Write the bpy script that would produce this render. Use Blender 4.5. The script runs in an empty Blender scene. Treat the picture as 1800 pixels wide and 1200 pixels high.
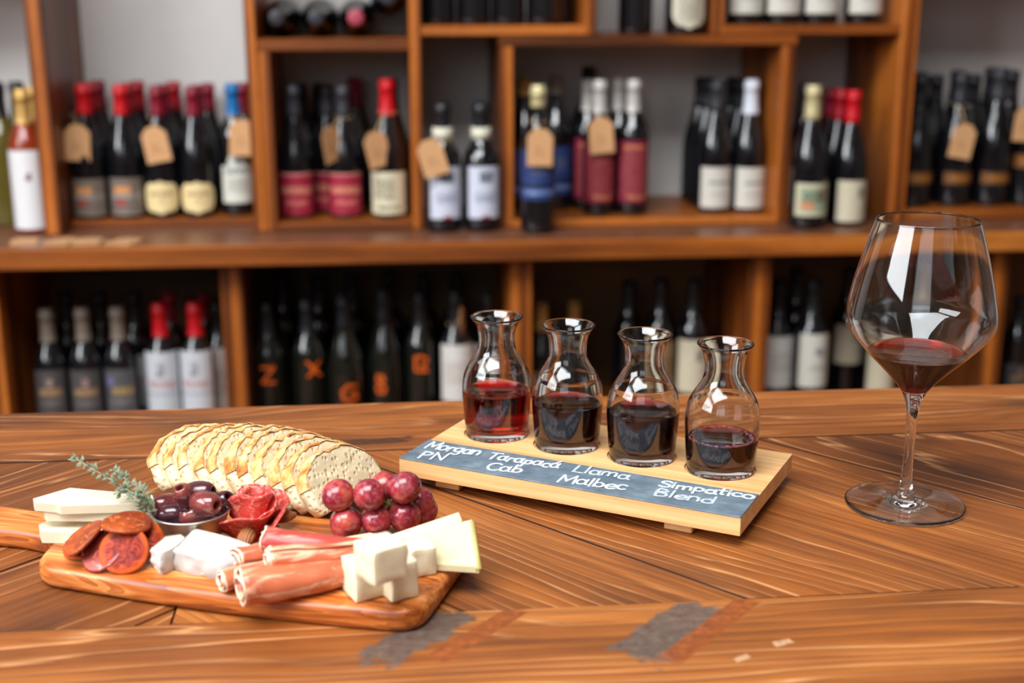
import bpy, bmesh, math, random
from mathutils import Vector, Matrix, noise as mnoise

random.seed(7)
R = math.radians
scene = bpy.context.scene
C = scene.collection

# ------------------------------------------------------------------ camera
H = 0.385                      # camera height above the table top (table top is z = 0)
PITCH, YAW, FPX = R(15), R(-5.5), 2260.0
cam_d = bpy.data.cameras.new('camera')
cam = bpy.data.objects.new('camera', cam_d)
C.objects.link(cam)
cam.location = (0, 0, H)
cam.rotation_euler = (R(90) - PITCH, 0, YAW)
cam_d.sensor_width = 36
cam_d.lens = 36 * FPX / 1800
cam_d.clip_start = 0.05
cam_d.dof.use_dof = True
cam_d.dof.focus_distance = 0.99
cam_d.dof.aperture_fstop = 4.4
scene.camera = cam

# ------------------------------------------------------------------ view, world, lights
vs = scene.view_settings
vs.view_transform = 'Standard'
vs.look = 'None'
vs.gamma = 1.0
vs.exposure = 0.0
vs.use_curve_mapping = False
scene.cycles.max_bounces = 18
scene.cycles.transmission_bounces = 16
scene.cycles.glossy_bounces = 8
scene.cycles.diffuse_bounces = 4
scene.cycles.sample_clamp_indirect = 8
scene.cycles.blur_glossy = 0.3

world = bpy.data.worlds.new('sky')
scene.world = world
world.use_nodes = True
bg = world.node_tree.nodes['Background']
bg.inputs[0].default_value = (0.80, 0.90, 1.0, 1)
bg.inputs[1].default_value = 1.0

def area(name, loc, aim, sx, sy, power, col):
    d = bpy.data.lights.new(name, 'AREA')
    d.shape = 'RECTANGLE'; d.size = sx; d.size_y = sy; d.energy = power; d.color = col
    o = bpy.data.objects.new(name, d); C.objects.link(o)
    o.location = loc
    o.rotation_euler = (Vector(aim) - Vector(loc)).to_track_quat('-Z', 'Y').to_euler()
    return o

# daylight through the two windows and the skylight of the room (their openings are built below)
area('window_light_side', (-2.96, -0.35, 1.80), (0, -0.35, 1.80), 2.4, 1.7, 150, (0.95, 0.98, 1.0))
area('window_light_front', (-1.45, -2.94, 1.72), (-1.45, 0, 1.72), 2.3, 1.8, 14, (0.95, 0.98, 1.0))
area('skylight_light', (-1.00, -0.45, 2.86), (-1.00, -0.45, 0), 2.9, 1.9, 245, (0.97, 0.985, 1.0))

# ------------------------------------------------------------------ pixel helpers (1800 x 1200 frame -> world)
_cp, _sp, _cy, _sy = math.cos(PITCH), math.sin(PITCH), math.cos(YAW), math.sin(YAW)
def ray(px, py):
    x, d = (px - 900) / FPX, (py - 600) / FPX
    v = (x, _cp - d * _sp, -_sp - d * _cp)
    return (v[0] * _cy - v[1] * _sy, v[0] * _sy + v[1] * _cy, v[2])
def atz(px, py, z=0.0):
    v = ray(px, py); t = (z - H) / v[2]
    return Vector((v[0] * t, v[1] * t, z))
def aty(px, py, Y):
    v = ray(px, py); t = Y / v[1]
    return Vector((v[0] * t, Y, H + v[2] * t))

# ------------------------------------------------------------------ scene helpers
def tag(o, label=None, cat=None, group=None, kind=None):
    if label: o['label'] = label
    if cat: o['category'] = cat
    if group: o['group'] = group
    if kind: o['kind'] = kind
    return o
def empty(name, loc=(0, 0, 0), rz=0.0, label=None, cat=None, group=None):
    o = bpy.data.objects.new(name, None); C.objects.link(o)
    o.empty_display_size = 0.02
    o.location = loc; o.rotation_euler = (0, 0, rz)
    return tag(o, label, cat, group)
def link(name, me, parent=None, loc=(0, 0, 0), rot=(0, 0, 0), mat=None):
    o = bpy.data.objects.new(name, me); C.objects.link(o)
    o.location = loc; o.rotation_euler = rot
    if parent: o.parent = parent
    if mat and not me.materials: me.materials.append(mat)
    return o
def mesh(verts, faces, smooth=False, mat=None):
    me = bpy.data.meshes.new('m')
    me.from_pydata([tuple(v) for v in verts], [], faces)
    if smooth: me.polygons.foreach_set('use_smooth', [True] * len(faces))
    if mat: me.materials.append(mat)
    me.update()
    return me
def from_bm(bm, smooth=False, mat=None):
    me = bpy.data.meshes.new('m')
    bmesh.ops.recalc_face_normals(bm, faces=bm.faces)
    bm.to_mesh(me); bm.free()
    if smooth: me.polygons.foreach_set('use_smooth', [True] * len(me.polygons))
    if mat: me.materials.append(mat)
    return me
def box_me(x0, x1, y0, y1, z0, z1, bev=0.002, mat=None, seg=1):
    bm = bmesh.new()
    bmesh.ops.create_cube(bm, size=1)
    for v in bm.verts:
        v.co = Vector(((x0 + x1) / 2 + v.co.x * (x1 - x0), (y0 + y1) / 2 + v.co.y * (y1 - y0), (z0 + z1) / 2 + v.co.z * (z1 - z0)))
    if bev: bmesh.ops.bevel(bm, geom=bm.edges[:], offset=bev, segments=seg, affect='EDGES', profile=0.5)
    return from_bm(bm, False, mat)
def prism_me(poly, z0, z1, bev=0.0, seg=2, mat=None, smooth=False):
    """poly: list of (x, y); extruded from z0 to z1 (z0/z1 may be lists per vertex)"""
    n = len(poly)
    A = z0 if isinstance(z0, (list, tuple)) else [z0] * n
    B = z1 if isinstance(z1, (list, tuple)) else [z1] * n
    bm = bmesh.new()
    lo = [bm.verts.new((p[0], p[1], A[i])) for i, p in enumerate(poly)]
    hi = [bm.verts.new((p[0], p[1], B[i])) for i, p in enumerate(poly)]
    bm.faces.new(hi); bm.faces.new(lo[::-1])
    for i in range(n):
        j = (i + 1) % n
        bm.faces.new((lo[i], lo[j], hi[j], hi[i]))
    if bev:
        es = [e for e in bm.edges if len(e.link_faces) == 2 and e.calc_face_angle(0) > 0.6]
        bmesh.ops.bevel(bm, geom=es, offset=bev, segments=seg, affect='EDGES', profile=0.5, clamp_overlap=True)
    return from_bm(bm, smooth, mat)
def lathe_me(prof, n=32, mat=None, smooth=True, close=True):
    """prof: list of (r, z), bottom to top along the outside; r == 0 ends collapse to a point"""
    vs_, fs = [], []
    rings = []
    for r, z in prof:
        if r < 1e-6:
            rings.append([len(vs_)]); vs_.append((0, 0, z))
        else:
            rings.append(list(range(len(vs_), len(vs_) + n)))
            for k in range(n):
                a = 2 * math.pi * k / n
                vs_.append((r * math.cos(a), r * math.sin(a), z))
    for a, b in zip(rings[:-1], rings[1:]):
        for k in range(n):
            k2 = (k + 1) % n
            if len(a) == 1 and len(b) == 1: continue
            if len(a) == 1: fs.append((a[0], b[k2], b[k]))
            elif len(b) == 1: fs.append((a[k], a[k2], b[0]))
            else: fs.append((a[k], a[k2], b[k2], b[k]))
    return mesh(vs_, fs, smooth, mat)
def spline(pts, k=6):
    """Catmull-Rom through 2D or 3D points"""
    P = [Vector(p) for p in pts]
    out = []
    for i in range(len(P) - 1):
        p0 = P[max(i - 1, 0)]; p1 = P[i]; p2 = P[i + 1]; p3 = P[min(i + 2, len(P) - 1)]
        for j in range(k):
            t = j / k
            out.append(0.5 * ((2 * p1) + (p2 - p0) * t + (2 * p0 - 5 * p1 + 4 * p2 - p3) * t * t + (3 * p1 - p0 - 3 * p2 + p3) * t ** 3))
    out.append(P[-1])
    return out
def tube_me(path, rad, n=8, mat=None, cap=True):
    P = [Vector(p) for p in path]
    rs = rad if isinstance(rad, (list, tuple)) else [rad] * len(P)
    vs_, fs = [], []
    up = Vector((0, 0, 1))
    for i, p in enumerate(P):
        t = (P[min(i + 1, len(P) - 1)] - P[max(i - 1, 0)]).normalized()
        ref = up if abs(t.dot(up)) < 0.95 else Vector((1, 0, 0))
        a = t.cross(ref).normalized(); b = a.cross(t)
        for k in range(n):
            w = 2 * math.pi * k / n
            vs_.append(p + a * (rs[i] * math.cos(w)) + b * (rs[i] * math.sin(w)))
    for i in range(len(P) - 1):
        for k in range(n):
            k2 = (k + 1) % n
            fs.append((i * n + k, i * n + k2, (i + 1) * n + k2, (i + 1) * n + k))
    if cap:
        fs.append(tuple(range(n))[::-1]); fs.append(tuple(range((len(P) - 1) * n, len(P) * n)))
    return mesh(vs_, fs, True, mat)
def blob_me(rx, ry, rz, seg=20, rings=12, warp=0.0, sc=1.0, seed=0, mat=None):
    bm = bmesh.new()
    bmesh.ops.create_uvsphere(bm, u_segments=seg, v_segments=rings, radius=1)
    for v in bm.verts:
        q = v.co.copy()
        f = 1 + warp * mnoise.noise(q * sc + Vector((seed * 3.1, seed, 0)))
        v.co = Vector((q.x * rx * f, q.y * ry * f, q.z * rz * f))
    return from_bm(bm, True, mat)

# ------------------------------------------------------------------ materials
class NT:
    def __init__(s, name):
        s.m = bpy.data.materials.new(name); s.m.use_nodes = True
        s.t = s.m.node_tree; s.n = s.t.nodes; s.l = s.t.links
        s.b = s.n['Principled BSDF']; s.out = s.n['Material Output']
    def node(s, ty, **kw):
        n = s.n.new(ty)
        for k, v in kw.items(): setattr(n, k, v)
        return n
    def lk(s, a, b): s.l.new(a, b)
    def val(s, sock, v):
        if hasattr(v, 'links') or isinstance(v, bpy.types.NodeSocket): s.lk(v, sock)
        else: sock.default_value = v
    def math(s, op, a, b=0.0, clamp=False):
        n = s.node('ShaderNodeMath', operation=op, use_clamp=clamp)
        s.val(n.inputs[0], a); s.val(n.inputs[1], b)
        return n.outputs[0]
    def mix(s, f, a, b, blend='MIX'):
        n = s.node('ShaderNodeMix', data_type='RGBA', blend_type=blend)
        s.val(n.inputs[0], f)
        for i, c in ((6, a), (7, b)):
            if isinstance(c, bpy.types.NodeSocket): s.lk(c, n.inputs[i])
            else: n.inputs[i].default_value = (*c, 1)
        return n.outputs[2]
    def ramp(s, f, stops, interp='LINEAR'):
        n = s.node('ShaderNodeValToRGB'); cr = n.color_ramp; cr.interpolation = interp
        while len(cr.elements) < len(stops): cr.elements.new(0.5)
        for e, (p, c) in zip(cr.elements, stops):
            e.position = p; e.color = (*c, 1) if len(c) == 3 else c
        s.lk(f, n.inputs[0])
        return n.outputs[0]
    def coord(s, which='Object', scale=(1, 1, 1), rnd=0.0, rot=(0, 0, 0), loc=(0, 0, 0)):
        tc = s.node('ShaderNodeTexCoord')
        v = tc.outputs[which]
        if rnd:
            oi = s.node('ShaderNodeObjectInfo')
            cb = s.node('ShaderNodeCombineXYZ')
            r = s.math('MULTIPLY', oi.outputs['Random'], rnd)
            for i in range(3): s.lk(s.math('MULTIPLY', r, 1.0 + 0.37 * i), cb.inputs[i])
            ad = s.node('ShaderNodeVectorMath', operation='ADD')
            s.lk(v, ad.inputs[0]); s.lk(cb.outputs[0], ad.inputs[1]); v = ad.outputs[0]
        mp = s.node('ShaderNodeMapping')
        mp.inputs['Scale'].default_value = scale; mp.inputs['Rotation'].default_value = rot; mp.inputs['Location'].default_value = loc
        s.lk(v, mp.inputs[0])
        return mp.outputs[0]
    def noise(s, v, scale, detail=3, rough=0.55, dist=0.0):
        n = s.node('ShaderNodeTexNoise')
        s.lk(v, n.inputs['Vector']); n.inputs['Scale'].default_value = scale
        n.inputs['Detail'].default_value = detail; n.inputs['Roughness'].default_value = rough; n.inputs['Distortion'].default_value = dist
        return n.outputs['Fac']
    def voro(s, v, scale, feature='F1', out='Distance'):
        n = s.node('ShaderNodeTexVoronoi', feature=feature)
        s.lk(v, n.inputs['Vector']); n.inputs['Scale'].default_value = scale
        return n.outputs[out]
    def wave(s, v, scale, dist=5, detail=2, dscale=1.0, d='Y'):
        n = s.node('ShaderNodeTexWave', wave_type='BANDS', bands_direction=d, wave_profile='SIN')
        s.lk(v, n.inputs['Vector']); n.inputs['Scale'].default_value = scale; n.inputs['Distortion'].default_value = dist
        n.inputs['Detail'].default_value = detail; n.inputs['Detail Scale'].default_value = dscale
        return n.outputs['Fac']
    def bump(s, h, strength=0.3, dist=0.001):
        n = s.node('ShaderNodeBump'); n.inputs['Strength'].default_value = strength; n.inputs['Distance'].default_value = dist
        s.lk(h, n.inputs['Height']); s.lk(n.outputs[0], s.b.inputs['Normal'])
    def set(s, col=None, rough=None, **kw):
        if col is not None:
            if isinstance(col, bpy.types.NodeSocket): s.lk(col, s.b.inputs['Base Color'])
            else: s.b.inputs['Base Color'].default_value = (*col, 1)
        if rough is not None: s.val(s.b.inputs['Roughness'], rough)
        for k, v in kw.items(): s.val(s.b.inputs[k], v)
        return s.m

def srgb(r, g, b):
    f = lambda c: (c / 255 / 12.92) if c / 255 <= 0.04045 else ((c / 255 + 0.055) / 1.055) ** 2.4
    return (f(r), f(g), f(b))

def plain(name, col, rough=0.5, var=0.08, scale=40.0, bump=0.0, metal=0.0, **kw):
    t = NT(name)
    v = t.coord('Object')
    f = t.noise(v, scale, 3)
    dk = tuple(c * (1 - var) for c in col); lt = tuple(min(1, c * (1 + var)) for c in col)
    t.set(t.ramp(f, [(0.3, dk), (0.7, lt)]), rough, Metallic=metal, **kw)
    if bump: t.bump(f, bump, 0.001)
    return t.m

def glass(name, col=(1, 1, 1), ior=1.5, rough=0.0, absorb=None, density=0.0):
    t = NT(name)
    t.n.remove(t.b)
    g = t.node('ShaderNodeBsdfGlass'); g.inputs['Color'].default_value = (*col, 1)
    g.inputs['IOR'].default_value = ior; g.inputs['Roughness'].default_value = rough
    t.lk(g.outputs[0], t.out.inputs[0])
    if absorb:
        a = t.node('ShaderNodeVolumeAbsorption'); a.inputs['Color'].default_value = (*absorb, 1); a.inputs['Density'].default_value = density
        t.lk(a.outputs[0], t.out.inputs['Volume'])
    return t.m

def table_wood(name, patches=(), knots=(), seed=0.0, hue=0.0, grain=46.0):
    """stained, wire-brushed fir: brown with worn pale ridges; grain along local X"""
    t = NT(name)
    oi = 3.0
    # knots bend the grain: add a radial bulge to y before the bands
    tc = t.node('ShaderNodeTexCoord')
    sep = t.node('ShaderNodeSeparateXYZ'); t.lk(tc.outputs['Object'], sep.inputs[0])
    x, y = sep.outputs[0], sep.outputs[1]
    kmask = None
    for (kx, ky, rx, ry) in knots:
        dx = t.math('DIVIDE', t.math('SUBTRACT', x, kx), rx); dy = t.math('DIVIDE', t.math('SUBTRACT', y, ky), ry)
        d2 = t.math('ADD', t.math('MULTIPLY', dx, dx), t.math('MULTIPLY', dy, dy))
        g = t.math('EXPONENT', t.math('MULTIPLY', d2, -0.35))
        y = t.math('ADD', y, t.math('MULTIPLY', t.math('MULTIPLY', g, dy), ry * 1.6))
        k1 = t.math('EXPONENT', t.math('MULTIPLY', d2, -1.6))
        kmask = k1 if kmask is None else t.math('MAXIMUM', kmask, k1)
    oinf = t.node('ShaderNodeObjectInfo')
    off = t.math('MULTIPLY', oinf.outputs['Random'], 7.0)
    def vec(ax, ay, o=0.0):
        c = t.node('ShaderNodeCombineXYZ')
        t.lk(t.math('ADD', t.math('MULTIPLY', x, ax), t.math('ADD', off, seed + o)), c.inputs[0])
        t.lk(t.math('MULTIPLY', y, ay), c.inputs[1])
        t.lk(t.math('ADD', t.math('MULTIPLY', sep.outputs[2], 20.0), off), c.inputs[2])
        return c.outputs[0]
    lowf = t.noise(vec(1.6, 7.0), 1.0, 2, 0.5)
    midf = t.noise(vec(4.0, 60.0, 3.0), 1.0, 2, 0.5)
    ph = t.math('ADD', t.math('MULTIPLY', y, t.math('MULTIPLY', t.math('ADD', t.math('MULTIPLY', t.math('FRACT', t.math('MULTIPLY', oinf.outputs['Random'], 7.3)), 0.9), 0.5), grain * 2.1)), t.math('ADD', t.math('MULTIPLY', lowf, 9.0), t.math('MULTIPLY', midf, 1.6)))
    ph = t.math('ADD', ph, t.math('MULTIPLY', oinf.outputs['Random'], 37.0))
    w = t.math('FRACT', ph)
    broad = t.noise(vec(2.5, 16.0, 5.0), 1.0, 3, 0.55)
    streak = t.noise(vec(5.0, 170.0, 7.0), 1.0, 3, 0.6)
    fine = t.noise(vec(30.0, 900.0, 9.0), 1.0, 2, 0.6)
    blot = t.noise(tc.outputs['Object'], 9, 3, 0.55)
    tone = t.math('ADD', t.math('MULTIPLY', broad, 0.62), t.math('ADD', t.math('MULTIPLY', streak, 0.34), t.math('MULTIPLY', oinf.outputs['Random'], 0.10)))
    base = t.ramp(tone, [(0.34, srgb(62, 32, 14)), (0.48, srgb(106, 58, 25)), (0.60, srgb(140, 79, 32)), (0.74, srgb(180, 111, 50))])
    base = t.mix(t.math('MULTIPLY', t.ramp(blot, [(0.45, (0, 0, 0)), (0.70, (1, 1, 1))]), 0.32), base, srgb(168, 92, 30))
    base = t.mix(t.math('MULTIPLY', t.ramp(w, [(0.25, (0, 0, 0)), (0.85, (1, 1, 1))]), 0.40), base, srgb(84, 42, 18))
    ridge = t.ramp(w, [(0.0, (.35, .35, .35)), (0.10, (0, 0, 0)), (0.84, (0, 0, 0)), (0.95, (1, 1, 1)), (1.0, (.4, .4, .4))])
    rmask = t.ramp(t.noise(vec(2.2, 22.0, 13.0), 1.0, 2, 0.5), [(0.40, (0, 0, 0)), (0.54, (1, 1, 1))])
    rm = t.math('MULTIPLY', t.math('MULTIPLY', ridge, rmask), t.ramp(streak, [(0.3, (.3, .3, .3)), (0.6, (1, 1, 1))]))
    col = t.mix(t.math('MULTIPLY', rm, 0.72), base, srgb(222, 160, 104))
    col = t.mix(t.math('MULTIPLY', t.ramp(fine, [(0.35, (1, 1, 1)), (0.5, (0, 0, 0))]), 0.22), col, srgb(72, 36, 16))
    if kmask is not None:
        col = t.mix(t.math('MULTIPLY', kmask, 0.75), col, srgb(76, 44, 24))
    for (px, py, rx, ry, rot, c, rough_) in patches:
        dx = t.math('SUBTRACT', sep.outputs[0], px); dy = t.math('SUBTRACT', sep.outputs[1], py)
        ca, sa = math.cos(rot), math.sin(rot)
        u = t.math('DIVIDE', t.math('ADD', t.math('MULTIPLY', dx, ca), t.math('MULTIPLY', dy, sa)), rx)
        q = t.math('DIVIDE', t.math('SUBTRACT', t.math('MULTIPLY', dy, ca), t.math('MULTIPLY', dx, sa)), ry)
        d = t.math('MAXIMUM', t.math('ABSOLUTE', u), t.math('ABSOLUTE', q))
        nz = t.noise(tc.outputs['Object'], 60, 5, 0.7)
        dd = t.math('ADD', d, t.math('MULTIPLY', t.math('SUBTRACT', nz, 0.5), rough_))
        mk = t.ramp(dd, [(0.85, (1, 1, 1)), (1.0, (0, 0, 0))])
        sp = t.ramp(t.noise(tc.outputs['Object'], 130, 4, 0.7), [(0.3, tuple(k * 0.5 for k in c)), (0.6, c), (0.85, tuple(min(1, k * 1.9) for k in c))])
        col = t.mix(t.math('MULTIPLY', mk, 0.9), col, sp)
    t.set(col, t.math('ADD', t.math('MULTIPLY', broad, 0.25), 0.34), **{'Specular IOR Level': 0.35})
    hgt = t.math('ADD', t.math('MULTIPLY', rm, 1.0), t.math('ADD', t.math('MULTIPLY', streak, 0.6), t.math('MULTIPLY', fine, 0.3)))
    t.bump(hgt, 0.5, 0.0014)
    return t.m

def wood(name, dark, mid, light, axis='x', scale=1.0, rough=0.45, bump=0.2, bands=20.0, amount=1.0, dist=5.0, rnd=5.0):
    t = NT(name)
    sc = {'x': (0.1, 1, 1), 'y': (1, 0.1, 1), 'z': (1, 1, 0.1)}[axis]
    d = {'x': 'DIAGONAL', 'y': 'X', 'z': 'X'}[axis]
    v = t.coord('Object', tuple(c * scale for c in sc), rnd)
    w = t.wave(v, bands, dist, 3, 0.8, 'Y' if axis == 'x' else 'X')
    n = t.noise(v, 14, 4, 0.6)
    f = t.math('ADD', t.math('MULTIPLY', w, 0.45 * amount), t.math('MULTIPLY', n, 0.62))
    fine = t.noise(v, 300, 2)
    col = t.ramp(f, [(0.2, dark), (0.5, mid), (0.85, light)])
    col = t.mix(t.math('MULTIPLY', t.ramp(fine, [(0.3, (1, 1, 1)), (0.5, (0, 0, 0))]), 0.3 * amount), col, dark)
    t.set(col, rough)
    t.bump(t.math('ADD', w, fine), bump, 0.0006)
    return t.m

M = {}
M['shelf_v'] = wood('stained_shelf_wood_upright', srgb(66, 30, 7), srgb(140, 71, 20), srgb(194, 110, 38), 'z', 1, 0.40, 0.15, 9)
M['shelf_h'] = wood('stained_shelf_wood_board', srgb(68, 32, 8), srgb(142, 73, 21), srgb(198, 114, 42), 'x', 1, 0.40, 0.15, 9)
M['ledge'] = wood('worn_ledge_wood', srgb(72, 44, 32), srgb(112, 70, 48), srgb(150, 96, 66), 'x', 0.8, 0.36, 0.2, 8)
M['ledge_edge'] = wood('ledge_edge_wood', srgb(100, 48, 12), srgb(170, 92, 30), srgb(216, 136, 58), 'x', 1.4, 0.40, 0.2, 8)
def plank_grain(name, cols, broad=(3, 42, 42), streak=(8, 260, 260), k=(.62, .38), rough=.38, rings=0.0, bump=.12, dark=None, rnd=6.0):
    t = NT(name)
    n1 = t.noise(t.coord('Object', broad, rnd), 1.0, 3, .55, .6)
    n2 = t.noise(t.coord('Object', streak, rnd), 1.0, 3, .6)
    f = t.math('ADD', t.math('MULTIPLY', n1, k[0]), t.math('MULTIPLY', n2, k[1]))
    if rings:
        ph = t.math('FRACT', t.math('MULTIPLY', n1, rings))
        f = t.math('ADD', f, t.math('MULTIPLY', t.math('SUBTRACT', ph, .5), .16))
    pos = (.34, .46, .56, .68)
    col = t.ramp(f, list(zip(pos, cols)))
    t.set(col, rough)
    t.bump(f, bump, .0006)
    return t.m
M['pine'] = plank_grain('pale_pine', (srgb(196, 138, 84), srgb(212, 162, 106), srgb(221, 177, 122), srgb(230, 192, 140)), (2, 60, 60), (5, 300, 300), (.5, .5), .45, 0.0, .06)
M['acacia'] = plank_grain('oiled_acacia', (srgb(118, 54, 18), srgb(168, 86, 30), srgb(198, 116, 52), srgb(224, 158, 94)), (5, 34, 60), (9, 240, 240), (.66, .34), .34, 9.0, .10)
M['floor'] = wood('dark_floor_wood', srgb(70, 42, 24), srgb(98, 62, 38), srgb(120, 80, 50), 'x', 0.5, 0.5, 0.1, 6)
M['dark_back'] = wood('dark_back_board', srgb(66, 44, 20), srgb(94, 66, 34), srgb(116, 84, 46), 'x', 1, .6, .1, 9)
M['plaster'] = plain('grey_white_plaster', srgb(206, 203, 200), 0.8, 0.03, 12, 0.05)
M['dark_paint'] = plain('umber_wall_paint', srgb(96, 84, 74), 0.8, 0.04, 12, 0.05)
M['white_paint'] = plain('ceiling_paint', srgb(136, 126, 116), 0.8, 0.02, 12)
M['frame_paint'] = plain('window_frame_paint', srgb(60, 56, 52), 0.5, 0.05, 12)
M['slate'] = None
M['glass'] = glass('clear_glass', (0.985, 0.99, 0.99), 1.5)
M['pane'] = glass('window_pane_glass', (1, 1, 1), 1.02)

# ------------------------------------------------------------------ room
FLOOR, CEIL = -1.0, 2.80
WX0, WX1, WY0, WY1 = -3.0, 3.2, -3.0, 2.97
def struct(name, me, parent=None, label=None):
    o = link(name, me, parent)
    if not parent: tag(o, label, None, None, 'structure')
    return o
def slab(bm, x0, x1, y0, y1, z0, z1):
    m = bmesh.ops.create_cube(bm, size=1)
    for v in m['verts']:
        v.co = Vector(((x0 + x1) / 2 + v.co.x * (x1 - x0), (y0 + y1) / 2 + v.co.y * (y1 - y0), (z0 + z1) / 2 + v.co.z * (z1 - z0)))
tag(struct('floor', box_me(WX0 - .2, WX1 + .2, WY0 - .2, WY1 + .2, FLOOR - .1, FLOOR, 0, M['floor'])), 'dark wooden floor of the wine shop', 'floor')
bm = bmesh.new()
kx0, kx1, ky0, ky1 = -2.49, 0.49, -1.44, 0.54
slab(bm, WX0 - .2, kx0, WY0 - .2, WY1 + .2, CEIL, CEIL + .15); slab(bm, kx1, WX1 + .2, WY0 - .2, WY1 + .2, CEIL, CEIL + .15)
slab(bm, kx0, kx1, WY0 - .2, ky0, CEIL, CEIL + .15); slab(bm, kx0, kx1, ky1, WY1 + .2, CEIL, CEIL + .15)
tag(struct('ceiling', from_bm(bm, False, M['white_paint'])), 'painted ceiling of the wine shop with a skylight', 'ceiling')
sky = empty('window_3', (0, 0, 0), 0, 'square skylight in the ceiling above the table', 'window'); sky['kind'] = 'structure'
for b in ((kx0, kx0 + .03, ky0, ky1), (kx1 - .03, kx1, ky0, ky1), (kx0 + .03, kx1 - .03, ky0, ky0 + .03), (kx0 + .03, kx1 - .03, ky1 - .03, ky1)):
    link('frame_bar', box_me(*b, CEIL + .09, CEIL + .14, .002, M['frame_paint']), sky)
link('pane', box_me(kx0 + .03, kx1 - .03, ky0 + .03, ky1 - .03, CEIL + .11, CEIL + .116, 0, M['pane']), sky)
tag(struct('wall_back', box_me(WX0 - .2, WX1 + .2, WY1, WY1 + .15, FLOOR, CEIL, 0, M['plaster'])), 'pale grey plaster wall behind the bottle shelves', 'wall')
tag(struct('wall_right', box_me(WX1, WX1 + .15, WY0, WY1, FLOOR, CEIL, 0, M['dark_paint'])), 'dark painted wall at the far side from the window', 'wall')
# side wall with a window opening
bm = bmesh.new()
wy0, wy1, wz0, wz1 = -1.59, 0.89, 0.91, 2.69
slab(bm, WX0 - .15, WX0, WY0, wy0, FLOOR, CEIL); slab(bm, WX0 - .15, WX0, wy1, WY1, FLOOR, CEIL)
slab(bm, WX0 - .15, WX0, wy0, wy1, FLOOR, wz0); slab(bm, WX0 - .15, WX0, wy0, wy1, wz1, CEIL)
tag(struct('wall_left', from_bm(bm, False, M['dark_paint'])), 'dark painted wall with the large shop window', 'wall')
bm = bmesh.new()
fx0, fx1, fz0, fz1 = -2.64, -0.26, 0.78, 2.66
slab(bm, WX0, fx0, WY0 - .15, WY0, FLOOR, CEIL); slab(bm, fx1, WX1, WY0 - .15, WY0, FLOOR, CEIL)
slab(bm, fx0, fx1, WY0 - .15, WY0, FLOOR, fz0); slab(bm, fx0, fx1, WY0 - .15, WY0, fz1, CEIL)
tag(struct('wall_front', from_bm(bm, False, M['dark_paint'])), 'dark painted wall facing the shelves', 'wall')
def window(name, axis, a0, a1, z0, z1, pos, label):
    root = empty(name, label=label, cat='window'); root['kind'] = 'structure'
    def bar(n, b0, b1, c0, c1):
        if axis == 'y': me = box_me(pos - .05, pos + .0, b0, b1, c0, c1, 0.003, M['frame_paint'])
        else: me = box_me(b0, b1, pos - .05, pos + .0, c0, c1, 0.003, M['frame_paint'])
        link(n, me, root)
    bar('frame_stile', a0, a0 + .05, z0, z1); bar('frame_stile', a1 - .05, a1, z0, z1)
    bar('frame_rail', a0 + .05, a1 - .05, z0, z0 + .05); bar('frame_rail', a0 + .05, a1 - .05, z1 - .05, z1)
    am = (a0 + a1) / 2
    for p, q in ((a0 + .05, a1 - .05),):
        if axis == 'y': me = box_me(pos - .03, pos - .024, p, q, z0 + .05, z1 - .05, 0, M['pane'])
        else: me = box_me(p, q, pos - .03, pos - .024, z0 + .05, z1 - .05, 0, M['pane'])
        link('pane', me, root)
window('window_1', 'y', wy0, wy1, wz0, wz1, WX0 - .05, 'large daylight window in the side wall')
window('window_2', 'x', fx0, fx1, fz0, fz1, WY0 - .05, 'wide daylight window facing the shelves')

# ------------------------------------------------------------------ tasting table: border boards and chevron planks
TB0, TB1 = 0.615, 1.211          # near and far edge of the table top
TX0, TX1 = -1.0, 1.5
SEAM_N, SEAM_F = 0.7605, 1.0735
TH = 0.035
table = empty('tasting_table', (0, 0.9, FLOOR), 0, 'brown stained wooden tasting table with chevron planks and border boards', 'table')
def tpart(name, me, loc=(0, 0, 0), rot=(0, 0, 0)):
    o = link(name, me, table, (loc[0], loc[1] - 0.9, loc[2] - FLOOR), rot)
    return o
GREY = srgb(92, 80, 72)
RUST = srgb(140, 70, 28)
m_front = table_wood('table_wood_near_border', patches=[(0.172, 0.722, 0.046, 0.019, R(47), GREY, 1.5), (0.196, 0.722, 0.055, 0.0085, R(47), RUST, 0.25),
                                                        (0.010, 0.730, 0.045, 0.016, R(47), GREY, 1.5), (0.050, 0.730, 0.045, 0.008, R(47), RUST, 0.25),
                                                        (0.236, 0.7, 0.007, 0.0035, 0.3, srgb(190, 150, 112), 1.2), (0.205, 0.683, 0.006, 0.0025, 0.5, srgb(190, 150, 112), 1.2)], seed=2.0, grain=30)
m_back = table_wood('table_wood_far_border', knots=[(-0.186, 1.155, 0.055, 0.022), (0.62, 1.15, 0.05, 0.02)], patches=[(-0.02, 1.098, 0.035, 0.008, 0.1, srgb(70, 42, 28), 1.6)], seed=5.0, grain=26)
m_plank = table_wood('table_wood_chevron', seed=0.0)
t = NT('worn_plank_edge'); v = t.coord('Object')
t.set(t.ramp(t.noise(v, 160, 4, .7), [(.44, srgb(58, 30, 13)), (.52, srgb(110, 60, 26)), (.60, srgb(222, 180, 126))]), .6)
EDGE = t.m
JOINT_SHADE = plain('painted_joint_shade', srgb(48, 25, 12), .7, .2, 60)  # near-black side faces paint the gap shade into the plank joints
def worn_edges_joint_shade(me):
    me.materials.append(EDGE); me.materials.append(JOINT_SHADE)
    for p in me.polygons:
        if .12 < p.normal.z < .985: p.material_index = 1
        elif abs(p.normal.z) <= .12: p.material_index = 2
    return me
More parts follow.
